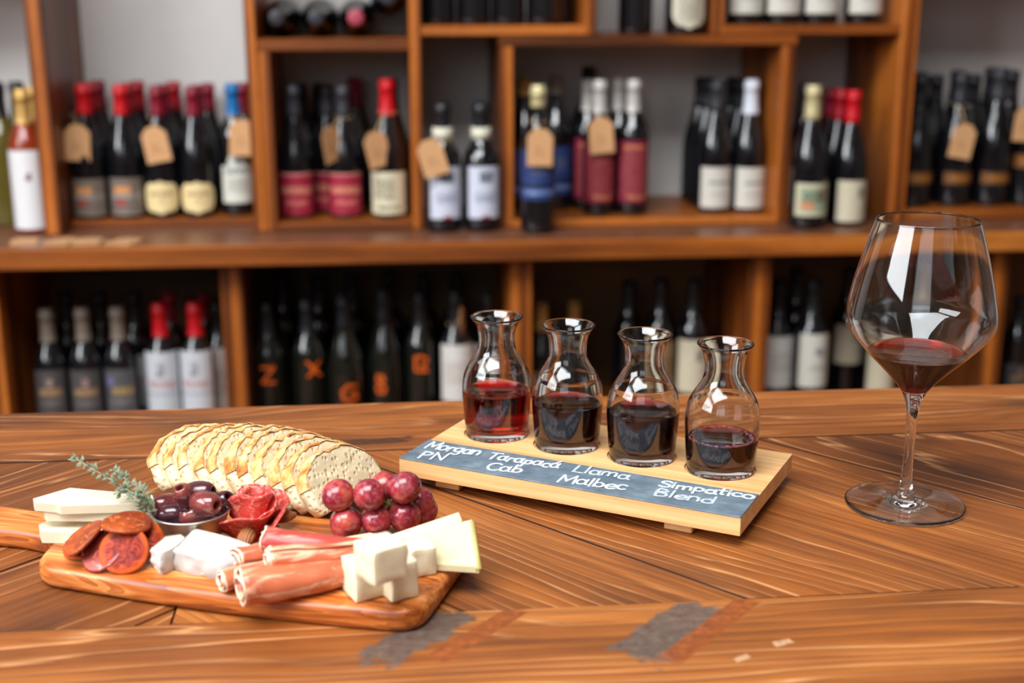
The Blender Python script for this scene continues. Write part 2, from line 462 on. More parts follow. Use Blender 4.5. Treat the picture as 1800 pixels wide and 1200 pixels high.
def plank(poly, ang, mat, bev=0.0011):
    c = Vector((sum(p[0] for p in poly) / len(poly), sum(p[1] for p in poly) / len(poly)))
    ca, sa = math.cos(-ang), math.sin(-ang)
    loc = [((p[0] - c.x) * ca - (p[1] - c.y) * sa, (p[0] - c.x) * sa + (p[1] - c.y) * ca) for p in poly]
    dz = random.uniform(-0.0009, 0.0)
    me = worn_edges_joint_shade(prism_me(loc, -TH, dz, bev, 1, mat))
    tpart('plank', me, (c.x, c.y, 0), (0, 0, ang))
g = 0.0008
def border(x0, x1, y0, y1, mat):
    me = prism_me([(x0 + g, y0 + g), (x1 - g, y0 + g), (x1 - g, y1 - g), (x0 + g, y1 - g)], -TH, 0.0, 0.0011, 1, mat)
    tpart('border_board', worn_edges_joint_shade(me))
border(TX0, TX1, TB0, SEAM_N, m_front)
border(TX0, TX1, SEAM_F, TB1, m_back)
def clip(poly, nx, ny, d):
    out = []
    for i in range(len(poly)):
        a, b = poly[i], poly[(i + 1) % len(poly)]
        da, db = a[0] * nx + a[1] * ny - d, b[0] * nx + b[1] * ny - d
        if da <= 0: out.append(a)
        if (da < 0 < db) or (db < 0 < da):
            t = da / (da - db); out.append((a[0] + (b[0] - a[0]) * t, a[1] + (b[1] - a[1]) * t))
    return out
VX = -0.145
PW = 0.140
for side in (1, -1):
    ang = R(-48.0) if side == 1 else R(45.5)
    d = (math.cos(ang), math.sin(ang)); n = (-d[1], d[0]) if side == 1 else (-d[1], d[0])
    ref = (0.0383, 0.9738) if side == 1 else (-0.3184, 1.0069)
    o = ref[0] * n[0] + ref[1] * n[1]
    for k in range(-14, 15):
        p0, p1 = o + k * PW + g, o + (k + 1) * PW - g
        quad = [(n[0] * p0 - d[0] * 4, n[1] * p0 - d[1] * 4), (n[0] * p0 + d[0] * 4, n[1] * p0 + d[1] * 4),
                (n[0] * p1 + d[0] * 4, n[1] * p1 + d[1] * 4), (n[0] * p1 - d[0] * 4, n[1] * p1 - d[1] * 4)]
        for cx, cy, cd in ((0, 1, SEAM_F - g), (0, -1, -SEAM_N - g), (-side, 0, -side * VX - g), (side, 0, (TX1 if side == 1 else -TX0))):
            quad = clip(quad, cx, cy, cd)
            if len(quad) < 3: break
        if len(quad) < 3: continue
        area2 = abs(sum(quad[i][0] * quad[(i + 1) % len(quad)][1] - quad[(i + 1) % len(quad)][0] * quad[i][1] for i in range(len(quad))))
        if area2 < 0.00003: continue
        plank(quad, ang, m_plank)
tpart('apron', box_me(TX0 + .08, TX1 - .08, TB0 + .06, TB0 + .085, -TH - .10, -TH, .002, M['shelf_h']))
tpart('apron', box_me(TX0 + .08, TX1 - .08, TB1 - .085, TB1 - .06, -TH - .10, -TH, .002, M['shelf_h']))
for lx in (TX0 + .10, TX1 - .18):
    for ly in (TB0 + .09, TB1 - .17):
        tpart('leg', box_me(lx, lx + .08, ly, ly + .08, FLOOR, -TH, .003, M['shelf_v']))

# ------------------------------------------------------------------ shelving
YU, YW = 2.65, WY1 - 0.001
LEDGE_Z, LEDGE_T = -0.082, 0.041
def PX(px, py=200, Y=YU): return aty(px, py, Y).x
def PZ(px, py, Y=YU): return aty(px, py, Y).z
shelf = empty('wine_shelf', (0.2, 2.8, LEDGE_Z), 0, 'orange brown wooden wall shelf with box compartments full of wine bottles', 'shelf')
POSTS = []
def spart(name, x0, x1, y0, y1, z0, z1, mat, root=shelf, bev=0.0025):
    cx, cy, cz = (x0 + x1) / 2, (y0 + y1) / 2, (z0 + z1) / 2
    if name in ('upright', 'divider'): POSTS.append((x0, x1, y0, z0, z1))
    me = box_me(x0 - cx, x1 - cx, y0 - cy, y1 - cy, z0 - cz, z1 - cz, bev, mat)
    return link(name, me, root, (cx - root.location.x, cy - root.location.y, cz - root.location.z))
TOPZ = 0.98
LZ = LEDGE_Z
XA, XB = -1.10, 1.75
za0, za1 = 0.281, 0.3036          # board over the crimson labels
zb0, zb1 = 0.3045, 0.3245         # board over the square-label pair
zc0, zc1 = 0.2885, 0.309          # board over the blue label
zd0, zd1 = 0.309, 0.3295          # board over the gold cap pair
x_p1 = (PX(59), PX(90)); x_p2 = (PX(437), PX(457)); x_a = (x_p2[1] + .0008, PX(479)); x_p3 = (PX(722), PX(742))
x_p4 = (PX(880), PX(903)); x_p5 = (PX(1370), PX(1393)); x_p6 = (PX(1574), PX(1604))
spart('upright', *x_p1, YU, YW, LZ, TOPZ, M['shelf_v'])
spart('upright', *x_p2, YU, YW, LZ, TOPZ, M['shelf_v'])
spart('upright', x_a[0], x_a[1], YU + .004, YW, LZ, za0, M['shelf_v'])
spart('upright', *x_p3, YU, YW, LZ, TOPZ, M['shelf_v'])
spart('upright', *x_p4, YU, YW, LZ, zc0, M['shelf_v'])
spart('upright', *x_p5, YU, YW, LZ, zc0, M['shelf_v'])
spart('upright', *x_p6, YU, YW, LZ, TOPZ, M['shelf_v'])
x_u1 = (PX(1030, 30), PX(1049, 30)); x_u2 = (PX(1254, 30), PX(1274, 30))
spart('upright', *x_u1, YU + .002, YW, zc1, TOPZ, M['shelf_v'])
spart('upright', *x_u2, YU + .002, YW, zc1, TOPZ, M['shelf_v'])
spart('shelf_board', x_p2[1], x_p3[0], YU + .002, YW, za0, za1, M['shelf_h'])
spart('shelf_board', x_p3[1], x_u1[0], YU + .002, YW, zb0 + .005, zb1 + .005, M['shelf_h'])
spart('shelf_board', x_p4[0] - .002, x_p5[1] + .004, YU - .001, YW, zc0, zc1, M['shelf_h'])
spart('shelf_board', x_u2[1], x_p6[0], YU + .001, YW, zd0 + .0005, zd1, M['shelf_h'])
spart('bottom_board', x_a[1], x_p3[0], YU + .002, YW, LZ, -0.066, M['shelf_h'])
spart('bottom_board', x_p4[1], x_p5[0], YU + .002, YW, LZ, -0.066, M['shelf_h'])
spart('bottom_board', x_p1[1], x_p2[0], YU + .085, YW, LZ, -0.066, M['shelf_h'])
spart('bottom_board', x_p6[1], XB, YU + .015, YW, LZ, -0.060, M['shelf_h'])
spart('top_board', XA, XB, YU, YW, TOPZ, TOPZ + .022, M['shelf_h'])
spart('shelf_board', XA, x_p1[0], YU + .01, YW, 0.47, 0.49, M['shelf_h'])
spart('shelf_board', x_p6[1], XB, YU + .01, YW, 0.45, 0.47, M['shelf_h'])
for x0_, x1_ in ((XA - .022, XA), (XB, XB + .022)):
    spart('upright', x0_, x1_, YU, YW, LZ, TOPZ + .022, M['shelf_v'])

ledge = empty('ledge', (0.3, 2.73, LZ - LEDGE_T), 0, 'thick orange brown wooden ledge running under the bottle compartments', 'ledge')
for i, (y0_, y1_) in enumerate(((2.5185, 2.592), (2.5935, 2.685), (2.6865, 2.778), (2.7795, YW))):
    spart('plank', XA - .05, XB + .05, y0_, y1_, LZ - LEDGE_T, LZ - (0.0 if i % 2 == 0 else 0.0006), M['ledge'], ledge, 0.003)

spart('edge_board', XA - .05, XB + .05, 2.50, 2.518, LZ - LEDGE_T, LZ + .0002, M['ledge_edge'], ledge, 0.003)
base = empty('base_cabinet', (0.3, 2.75, FLOOR), 0, 'open wooden base unit with dividers holding the lower row of bottles', 'cabinet')
YL, LOWZ = 2.565, -0.52
zt = LZ - LEDGE_T - .0004
def lx(px, py=600): return aty(px, py, YL).x
for a, b in ((lx(-30), lx(4)), (lx(393), lx(432)), (lx(897, 560), lx(935, 560)), (lx(1312), lx(1350)), (lx(1733), lx(1762)), (XB + .01, XB + .035)):
    spart('divider', a, b, YL, YW, FLOOR + .08, zt, M['shelf_v'], base)
spart('bottom_board', XA, XB, YL + .003, YW, LOWZ - .02, LOWZ, M['shelf_h'], base)
spart('bottom_board', XA, XB, YL + .003, YW, FLOOR + .08, FLOOR + .10, M['shelf_h'], base)
spart('back_panel', XA, XB, YW - .012, YW, LOWZ, zt, M['dark_back'], base, 0)
spart('plinth', XA, XB, YL + .05, YW, FLOOR, FLOOR + .08, M['shelf_h'], base)

# ------------------------------------------------------------------ bottle kit
H0 = 0.29
PROF = {
 'bordeaux': [(0, .006), (.022, .003), (.030, 0), (.0330, .002), (.0349, .008), (.0352, .02), (.0352, .166), (.0346, .176), (.0322, .187), (.0270, .199), (.0212, .211), (.0168, .223), (.0150, .236), (.0142, .255), (.0142, .270), (.0158, .271), (.0158, .279), (.0145, .2795), (.0142, .289), (.012, .290), (0, .290)],
 'burgundy': [(0, .006), (.026, .003), (.033, 0), (.0366, .002), (.0385, .008), (.0388, .02), (.0388, .122), (.0382, .136), (.0360, .154), (.0316, .172), (.0262, .190), (.0215, .206), (.0178, .220), (.0158, .234), (.0148, .25), (.0146, .270), (.0160, .271), (.0160, .279), (.0148, .2795), (.0145, .289), (.012, .290), (0, .290)],
 'stout': [(0, .006), (.026, .003), (.036, 0), (.0405, .002), (.0425, .008), (.0428, .02), (.0428, .152), (.0418, .163), (.0380, .176), (.0310, .188), (.0240, .199), (.0198, .210), (.0182, .224), (.0170, .240), (.0165, .258), (.0165, .268), (.0180, .269), (.0180, .276), (.0165, .277), (.0165, .284), (.013, .289), (0, .290)],
}
RB = {'bordeaux': .0352, 'burgundy': .0388, 'stout': .0428}
CAPZ = {'bordeaux': .222, 'burgundy': .222, 'stout': .232}
_cache = {}
def body_me(kind, mat):
    k = ('b', kind, mat.name)
    if k not in _cache:
        _cache[k] = lathe_me(PROF[kind], 28, mat)
    return _cache[k]
def prof_r(kind, z):
    P = PROF[kind]
    for (r0, z0), (r1, z1) in zip(P[3:-1], P[4:]):
        if z0 <= z <= z1 and z1 > z0: return r0 + (r1 - r0) * (z - z0) / (z1 - z0)
    return P[-3][0]
def cap_me(kind, z0, mat, dome=False):
    k = ('c', kind, round(z0, 4), mat.name, dome)
    if k not in _cache:
        zs = [z0] + [z for r, z in PROF[kind][3:] if z0 < z < .2895]
        pr = [(prof_r(kind, z0) + .0001, z0)] + [(prof_r(kind, z) + .0007, z + (.0002 if i == 0 else 0)) for i, z in enumerate(zs)]
        if dome: pr = [(r, z) for r, z in pr if z < .262] + [(.0185, .262), (.0205, .272), (.0195, .283), (.014, .291), (0, .294)]
        else: pr += [(.0138, .2902), (.011, .2912), (0, .2913)]
        _cache[k] = lathe_me(pr, 24, mat)
    return _cache[k]
def label_me(r, z0, z1, ha, shape, mat):
    k = ('l', round(r, 4), round(z0, 4), round(z1, 4), round(ha, 3), shape, mat.name)
    if k in _cache: return _cache[k]
    nr, nc = 14, 14
    vs_, fs, uvs = [], [], []
    for i in range(nr + 1):
        v = i / nr; s = 2 * v - 1
        e = 1.0
        if shape == 'oval': e = max(0.02, (1 - abs(s) ** 2.6) ** (1 / 2.6))
        elif shape == 'arch': e = 1.0 if v < .72 else max(.05, .45 * math.sqrt(max(0, 1 - ((v - .72) / .28) ** 2)) + (.12 if v < .95 else 0))
        elif shape == 'tongue': e = 1.0 if v > .3 else max(.05, math.sqrt(max(0, 1 - ((.3 - v) / .3) ** 2)))
        for j in range(nc + 1):
            t = 2 * j / nc - 1
            a = -math.pi / 2 + t * e * ha
            rr = r + .0005
            vs_.append((rr * math.cos(a), rr * math.sin(a), z0 + v * (z1 - z0)))
            uvs.append((.5 + .5 * t * e, v))
    for i in range(nr):
        for j in range(nc):
            a = i * (nc + 1) + j
            fs.append((a, a + 1, a + nc + 2, a + nc + 1))
    me = mesh(vs_, fs, True, mat)
    uv = me.uv_layers.new(name='UVMap')
    for lp in me.loops: uv.data[lp.index].uv = uvs[lp.vertex_index]
    _cache[k] = me
    return me
def label_mat(name, base_c, blocks=(), rough=0.55):
    """blocks: (u0, u1, v0, v1, colour, kind) kind 'f' flat, 't' illegible print lines"""
    t = NT(name)
    tc = t.node('ShaderNodeTexCoord'); sp = t.node('ShaderNodeSeparateXYZ'); t.lk(tc.outputs['UV'], sp.inputs[0])
    u, v = sp.outputs[0], sp.outputs[1]
    col = t.mix(t.noise(tc.outputs['UV'], 6, 2), tuple(c * .94 for c in base_c), base_c)
    for (u0, u1, v0, v1, c, kd) in blocks:
        m = t.math('MULTIPLY', t.math('MULTIPLY', t.math('GREATER_THAN', u, u0), t.math('LESS_THAN', u, u1)),
                   t.math('MULTIPLY', t.math('GREATER_THAN', v, v0), t.math('LESS_THAN', v, v1)))
        if kd == 't':
            mp = t.node('ShaderNodeMapping'); mp.inputs['Scale'].default_value = (14, 5, 1); t.lk(tc.outputs['UV'], mp.inputs[0])
            m = t.math('MULTIPLY', m, t.math('GREATER_THAN', t.noise(mp.outputs[0], 2.2, 3), 0.47))
        col = t.mix(m, col, c)
    return t.set(col, rough)

BLK = plain('black_bottle_glass', (.0045, .005, .007), 0.10, .1, 8, IOR=1.75)
BLK2 = plain('dark_green_bottle_glass', (.006, .007, .005), 0.10, .1, 8, IOR=1.75)
ROSE = plain('rose_wine_glass', srgb(176, 66, 34), .06, .1, 8, **{'Transmission Weight': .4})
WHITE = plain('pale_white_wine_glass', srgb(112, 100, 44), .06, .1, 8, **{'Transmission Weight': .4})
def capm(name, c, rough=.38, metal=0.0): return plain(name, c, rough, .06, 60, 0, metal)
RED = capm('bright_red_foil', srgb(196, 14, 28)); CRIM = capm('crimson_foil', srgb(126, 14, 38)); DRED = capm('deep_red_foil', srgb(150, 12, 26))
BLUE = capm('blue_foil', srgb(10, 100, 160)); GOLD = capm('gold_foil', srgb(206, 164, 92), .35, .3); PALEGOLD = capm('pale_gold_foil', srgb(210, 198, 150), .35, .3)
BLACKC = capm('black_foil', srgb(26, 27, 32), .35); GREYC = capm('charcoal_foil', srgb(50, 50, 56), .4); SILVER = capm('silver_foil', srgb(196, 190, 184), .35, .2)
WHITEC = capm('white_foil', srgb(214, 220, 232), .4); PINK = capm('dusty_pink_foil', srgb(170, 66, 84), .45); TAUPE = capm('taupe_foil', srgb(120, 106, 94), .5)
COLLAR = plain('cream_collar_paper', srgb(222, 218, 196), .6)
K = srgb(40, 40, 44)
L_WHITE = label_mat('white_label_bird', srgb(228, 228, 230), [(.50, .60, .62, .68, srgb(96, 30, 34), 'f'), (.54, .60, .68, .72, srgb(120, 40, 40), 'f')])
L_GREY = label_mat('grey_label_orange_crest', srgb(118, 106, 96), [(.18, .62, .58, .78, srgb(206, 142, 84), 'f'), (.10, .92, .46, .57, srgb(176, 168, 160), 'f'), (.16, .9, .48, .55, srgb(90, 80, 76), 't'), (.22, .48, .26, .42, srgb(160, 60, 54), 'f'), (.0, 1, 0, .05, srgb(150, 138, 124), 'f')])
L_OVAL = label_mat('cream_oval_label', srgb(236, 212, 156), [(.2, .85, .55, .68, srgb(150, 120, 84), 't'), (.42, .62, .38, .44, srgb(180, 150, 110), 't')])
L_ARCH = label_mat('white_arched_label', srgb(214, 214, 202), [(.4, .62, .74, .88, srgb(70, 84, 104), 't'), (.1, .9, .58, .68, srgb(90, 104, 110), 't'), (.2, .8, .2, .5, srgb(170, 170, 160), 't')])
L_CRIM = label_mat('crimson_label', srgb(154, 28, 54), [(.08, .92, .50, .68, srgb(214, 140, 110), 't'), (.0, 1, .95, 1, srgb(206, 130, 120), 'f'), (.2, .8, .22, .36, srgb(200, 110, 100), 't')])
L_CREAM = label_mat('cream_label_sketch', srgb(216, 208, 178), [(.12, .66, .35, .85, srgb(140, 132, 110), 't'), (.2, .8, .1, .2, srgb(120, 110, 90), 't')])
L_SQ = label_mat('white_label_dark_square', srgb(206, 210, 226), [(.36, .72, .70, .90, srgb(52, 60, 84), 'f'), (.42, .66, .78, .84, srgb(196, 200, 214), 't'), (.2, .85, .3, .5, srgb(150, 156, 180), 't'), (.40, .66, 0.0, .05, srgb(150, 20, 50), 'f')])
L_BLUE = label_mat('blue_label', srgb(34, 58, 112), [(0, 1, .26, .32, srgb(16, 22, 50), 'f'), (.1, .9, .10, .2, srgb(120, 140, 190), 't'), (.3, .75, .5, .8, srgb(80, 84, 116), 't')])
L_CRIM2 = label_mat('crimson_label_gold_lines', srgb(122, 20, 52), [(0.08, .92, .08, .92, srgb(150, 62, 62), 't'), (.2, .8, .86, .93, srgb(200, 120, 76), 't'), (.3, .8, .05, .12, srgb(200, 120, 76), 't')])
L_PLAIN = label_mat('pale_label_small_print', srgb(208, 204, 194), [(.25, .95, .58, .66, srgb(90, 90, 90), 't'), (.3, .8, .3, .36, srgb(160, 156, 150), 't')])
L_SCENE = label_mat('landscape_label', srgb(206, 200, 170), [(.12, .9, .12, .88, srgb(158, 170, 140), 'f'), (.14, .5, .2, .46, srgb(206, 140, 100), 'f'), (.55, .9, .45, .8, srgb(150, 120, 90), 'f'), (.2, .8, .4, .75, srgb(90, 110, 90), 't')])
L_MARK = label_mat('cream_label_dark_emblem', srgb(206, 196, 170), [(.58, .78, .58, .82, srgb(60, 56, 66), 't')])
L_ORANGE = label_mat('narrow_amber_label', srgb(112, 66, 20), [(.2, .8, .3, .7, srgb(160, 104, 40), 't')])
L_DARK = label_mat('charcoal_label', srgb(74, 70, 70), [(.45, .62, .70, .84, srgb(176, 140, 130), 't'), (.2, .85, .52, .66, srgb(170, 130, 84), 't'), (.2, .85, .36, .42, srgb(120, 112, 108), 't')])
L_DARK2 = label_mat('charcoal_label_violet_crest', srgb(82, 80, 82), [(.10, .34, .70, .86, srgb(120, 110, 160), 't'), (.3, .9, .52, .66, srgb(176, 142, 80), 't'), (.2, .85, .36, .42, srgb(130, 122, 118), 't')])
L_PALE = label_mat('pale_grey_label_crest', srgb(196, 200, 206), [(.40, .60, .66, .84, srgb(120, 110, 104), 't'), (.15, .9, .50, .60, srgb(180, 130, 130), 't'), (0, 1, .40, .43, srgb(150, 156, 164), 'f')])
L_LINES = label_mat('white_label_fine_lines', srgb(214, 210, 204), [(.15, .85, .3, .7, srgb(188, 180, 172), 't')])
L_TAN = label_mat('tan_label', srgb(150, 120, 84), [(.15, .85, .3, .7, srgb(110, 86, 58), 't')])
L_EMB = label_mat('white_label_red_blue_emblem', srgb(206, 202, 190), [(.44, .62, .60, .74, srgb(90, 84, 110), 't'), (.62, .72, .54, .74, srgb(170, 100, 100), 't'), (.84, 1, .84, 1, srgb(206, 150, 40), 'f'), (.3, .8, .3, .42, srgb(170, 164, 150), 't')])
L_BADGE = label_mat('silver_tongue_label', srgb(206, 200, 178), [(.2, .8, .15, .9, srgb(160, 154, 136), 't')])

UPRIGHT = []
def bottle(label, px, py, Y, zb, kind, mat=BLK, cap=None, capz=None, lab=None, group=None, dome=False, name='wine_bottle', extra=None):
    """px, py: where the middle of its mouth shows; Y: its distance; zb: what it stands on
       lab = (y_top, y_bottom, half angle deg, shape, material, turn deg)"""
    top = aty(px, py, Y)
    s = (top.z - zb) / H0
    root = empty(name, (top.x, Y, zb), 0, label, 'bottle', group)
    root.scale = (s, s, s)
    link('body', body_me(kind, mat), root)
    if cap:
        link('capsule', cap_me(kind, capz or CAPZ[kind], cap, dome), root)
    if lab:
        yt, yb, ha, shp, lm, turn = lab
        f = Y - RB[kind] * s
        z1 = (aty(px, yt, f).z - zb) / s; z0 = (aty(px, yb, f).z - zb) / s
        link('label', label_me(RB[kind], max(z0, .010), z1, R(ha), shp, lm), root, (0, 0, 0), (0, 0, R(turn)))
    if extra: extra(root, s)
    UPRIGHT.append((root, RB[kind] * s))
    return root
def collar(root, s):
    link('collar', lathe_me([(.0195, .209), (.0230, .2095), (.0226, .234), (.0180, .2345)], 24, COLLAR), root)

SHELF_G = 'wine bottles in the wall shelf'
LOWER_G = 'wine bottles under the ledge'
Z_L, Z_A, Z_R = LZ, -0.066, -0.060
R1, R2, R3 = 2.785, 2.858, 2.931       # the three rows in the compartment of red caps
B = bottle
# beside the end upright
B('rosé bottle with gold cap and large white label beside the end upright', 37, 157, 2.705, Z_L, 'bordeaux', ROSE, GOLD, None, (265, 411, 84, 'rect', L_WHITE, 4), SHELF_G)
B('rosé bottle with gold cap half hidden behind the white labelled rosé', 56, 152, 2.790, Z_L, 'bordeaux', ROSE, GOLD, None, None, SHELF_G)
B('pale white wine bottle with black cap at the very end of the ledge', -4, 145, 2.790, Z_L, 'bordeaux', WHITE, BLACKC, None, None, SHELF_G)
B('white wine bottle with black cap behind the rosé bottles', 27, 144, 2.875, Z_L, 'bordeaux', WHITE, BLACKC, None, None, SHELF_G)
# red caps
lg = (314, 386, 62, 'rect', L_GREY, 0)
B('dark bottle with bright red cap, grey crest label and hanging price tag', 136, 147, R1, Z_A, 'burgundy', BLK, RED, .226, lg, SHELF_G)
B('dark bottle with bright red cap and grey crest label, no tag', 205, 149, R1, Z_A, 'burgundy', BLK, RED, .226, (312, 385, 62, 'rect', L_GREY, 6), SHELF_G)
B('red capped bottle directly behind the tagged grey crest bottle', 156, 144, R2, Z_A, 'burgundy', BLK, DRED, .226, None, SHELF_G)
B('red capped bottle last in line behind the tagged grey crest bottle', 173, 141, R3, Z_A, 'burgundy', BLK, CRIM, .226, None, SHELF_G)
B('red capped bottle directly behind the untagged grey crest bottle', 222, 146, R2, Z_A, 'burgundy', BLK, DRED, .226, None, SHELF_G)
B('red capped bottle last in line behind the untagged grey crest bottle', 240, 142, R3, Z_A, 'burgundy', BLK, DRED, .226, None, SHELF_G)
lo = (318, 380, 66, 'oval', L_OVAL, 0)
B('dark bottle with crimson cap, cream oval label and hanging price tag', 272, 151, R1, Z_A, 'burgundy', BLK, CRIM, .226, lo, SHELF_G)
B('dark bottle with crimson cap and cream oval label, no tag', 333, 152, R1, Z_A, 'burgundy', BLK, CRIM, .226, (319, 382, 66, 'oval', L_OVAL, 4), SHELF_G)
B('crimson capped bottle directly behind the tagged oval label bottle', 288, 148, R2, Z_A, 'burgundy', BLK, CRIM, .226, None, SHELF_G)
B('red capped bottle last in line behind the tagged oval label bottle', 306, 143, R3, Z_A, 'burgundy', BLK, DRED, .226, None, SHELF_G)
B('crimson capped bottle directly behind the untagged oval label bottle', 347, 149, R2, Z_A, 'burgundy', BLK, CRIM, .226, None, SHELF_G)
B('crimson capped bottle last in line behind the untagged oval label bottle', 361, 146, R3, Z_A, 'burgundy', BLK, CRIM, .226, None, SHELF_G)
B('dark bottle with bright blue cap and white arched label', 407, 147, R1, Z_A, 'bordeaux', BLK, BLUE, None, (268, 357, 66, 'arch', L_ARCH, 12), SHELF_G)
B('crimson capped bottle behind the blue capped bottle', 424, 146, R2, Z_A, 'bordeaux', BLK, CRIM, None, None, SHELF_G)
# crimson label box
lc = (305, 379, 62, 'rect', L_CRIM, 0)
B('black capped bottle with crimson label standing alone at the box side', 508, 150, 2.735, Z_A, 'burgundy', BLK, GREYC, None, lc, SHELF_G)
B('black bottle hidden behind the lone crimson label bottle', 527, 147, 2.845, Z_A, 'burgundy', BLK, BLACKC, None, None, SHELF_G)
B('black capped bottle with crimson label and price tag beside the cream label', 602, 150, 2.735, Z_A, 'burgundy', BLK, GREYC, None, lc, SHELF_G)
B('crimson label bottle half hidden behind the tagged crimson label bottle', 573, 149, 2.80, Z_A, 'burgundy', BLK, GREYC, None, (303, 370, 62, 'rect', L_CRIM, -14), SHELF_G)
B('black bottle deep in the box behind the two crimson labels', 560, 147, 2.905, Z_A, 'burgundy', BLK, BLACKC, None, None, SHELF_G)
B('tall dark bottle deep in the box behind the tagged crimson label', 623, 136, 2.885, Z_A, 'burgundy', BLK2, CRIM, None, None, SHELF_G)
B('bottle with bright red cap and cream sketched label beside the tagged crimson label', 679, 139, 2.728, Z_A, 'burgundy', BLK, RED, .216, (303, 386, 64, 'rect', L_CREAM, -3), SHELF_G)
B('dark bottle behind the cream sketched label bottle', 699, 138, 2.835, Z_A, 'burgundy', BLK, BLACKC, None, None, SHELF_G)
# square-label pair
B('domed black cap bottle with dark square on white label and price tag', 777, 180, 2.645, Z_L, 'stout', BLK, BLACKC, None, (294, 385, 54, 'rect', L_SQ, 8), SHELF_G, True, extra=collar)
B('domed black cap bottle with dark square on white label, untagged', 845, 180, 2.645, Z_L, 'stout', BLK, BLACKC, None, (293, 384, 54, 'rect', L_SQ, 8), SHELF_G, True, extra=collar)
# blue and crimson box
B('bottle with pale gold cap, blue label and price tag at the ledge edge', 946, 150, 2.605, Z_L, 'bordeaux', BLK, PALEGOLD, .248, (264, 352, 70, 'rect', L_BLUE, 0), SHELF_G)
B('dark bottle with dull gold cap behind the blue label bottle', 925, 136, 2.80, Z_A, 'bordeaux', BLK, GOLD, .25, (262, 345, 70, 'rect', L_BLUE, 0), SHELF_G)
B('dark bottle with dim gold cap between blue and crimson labels', 979, 133, 2.80, Z_A, 'bordeaux', BLK, TAUPE, .25, (258, 342, 70, 'rect', L_BLUE, 0), SHELF_G)
l2 = (247, 357, 64, 'rect', L_CRIM2, 0)
B('silver capped bottle with crimson lined label and price tag', 1055, 141, 2.715, Z_A, 'bordeaux', BLK, SILVER, None, l2, SHELF_G)
B('silver capped bottle with crimson lined label, untagged, beside the bare wall', 1115, 140, 2.715, Z_A, 'bordeaux', BLK, SILVER, None, l2, SHELF_G)
B('silver capped crimson label bottle behind the tagged one, nearer the blue label', 1034, 140, 2.795, Z_A, 'bordeaux', BLK, SILVER, None, (243, 350, 64, 'rect', L_CRIM2, 0), SHELF_G)
B('silver capped bottle behind the untagged crimson lined label bottle', 1087, 138, 2.795, Z_A, 'bordeaux', BLK, SILVER, None, (243, 350, 64, 'rect', L_CRIM2, 0), SHELF_G)
B('tall black bottle deep behind the crimson lined labels', 1035, 117, 2.90, Z_A, 'bordeaux', BLK, BLACKC, None, None, SHELF_G)
lp = (294, 365, 60, 'rect', L_PLAIN, 0)
B('white capped dark bottle with pale small print label', 1331, 140, 2.735, Z_A, 'burgundy', BLK, WHITEC, .216, (295, 367, 60, 'rect', L_PLAIN, 6), SHELF_G)
B('black capped dark bottle with pale label beside the white capped one', 1265, 141, 2.735, Z_A, 'burgundy', BLK, GREYC, None, lp, SHELF_G)
B('black bottle directly behind the black capped pale label bottle', 1250, 137, 2.808, Z_A, 'burgundy', BLK, BLACKC, None, None, SHELF_G)
B('black bottle last in line behind the black capped pale label bottle', 1238, 136, 2.881, Z_A, 'burgundy', BLK, BLACKC, None, None, SHELF_G)
B('black bottle directly behind the white capped bottle', 1305, 138, 2.815, Z_A, 'burgundy', BLK, BLACKC, None, None, SHELF_G)
B('black bottle last in line behind the white capped bottle', 1290, 136, 2.89, Z_A, 'burgundy', BLK, BLACKC, None, None, SHELF_G)
# landscape label pair
B('pale gold capped dark bottle with painted landscape label', 1431, 150, 2.61, Z_L, 'burgundy', BLK, PALEGOLD, .222, (323, 380, 60, 'rect', L_SCENE, 4), SHELF_G)
B('red capped dark bottle with cream label and small dark emblem', 1502, 159, 2.635, Z_L, 'burgundy', BLK, RED, .222, (318, 391, 60, 'rect', L_MARK, 6), SHELF_G)
B('red capped bottle directly behind the cream emblem label bottle', 1480, 157, 2.72, Z_L, 'burgundy', BLK, DRED, .222, None, SHELF_G)
B('dark red capped bottle last in line behind the cream emblem label', 1462, 155, 2.80, Z_L, 'burgundy', BLK, CRIM, .222, None, SHELF_G)
B('black bottle behind the pale gold capped landscape label bottle', 1418, 146, 2.70, Z_L, 'burgundy', BLK, BLACKC, .222, None, SHELF_G)
# far end, narrow amber labels
la = (303, 324, 56, 'rect', L_ORANGE, 0)
B('black bottle with amber label next to the shelf upright', 1622, 131, 2.735, Z_R, 'burgundy', BLK, BLACKC, None, la, SHELF_G)
B('black bottle with amber label carrying a price tag', 1692, 128, 2.735, Z_R, 'burgundy', BLK, GREYC, None, la, SHELF_G)
B('tallest black bottle with amber label beside the tagged one', 1760, 120, 2.735, Z_R, 'burgundy', BLK, GREYC, None, la, SHELF_G)
B('black bottle with higher amber label and price tag at the frame edge', 1822, 126, 2.725, Z_R, 'bordeaux', BLK, BLACKC, None, (272, 296, 56, 'rect', L_ORANGE, -20), SHELF_G)
for i, (px_, py_, Y_, t_) in enumerate(((1648, 132, 2.815, 'second row black bottle just past the shelf upright'), (1714, 131, 2.815, 'second row black bottle between the two tall amber labels'), (1781, 124, 2.815, 'second row black bottle behind the tallest amber label bottle'),
                                        (1619, 127, 2.895, 'back row black bottle in the corner by the upright'), (1684, 124, 2.895, 'back row black bottle behind the tagged amber label'), (1745, 119, 2.895, 'back row black bottle against the bare wall'))):
    B(t_, px_, py_, Y_, Z_R, 'burgundy', BLK, BLACKC, None, None, SHELF_G)

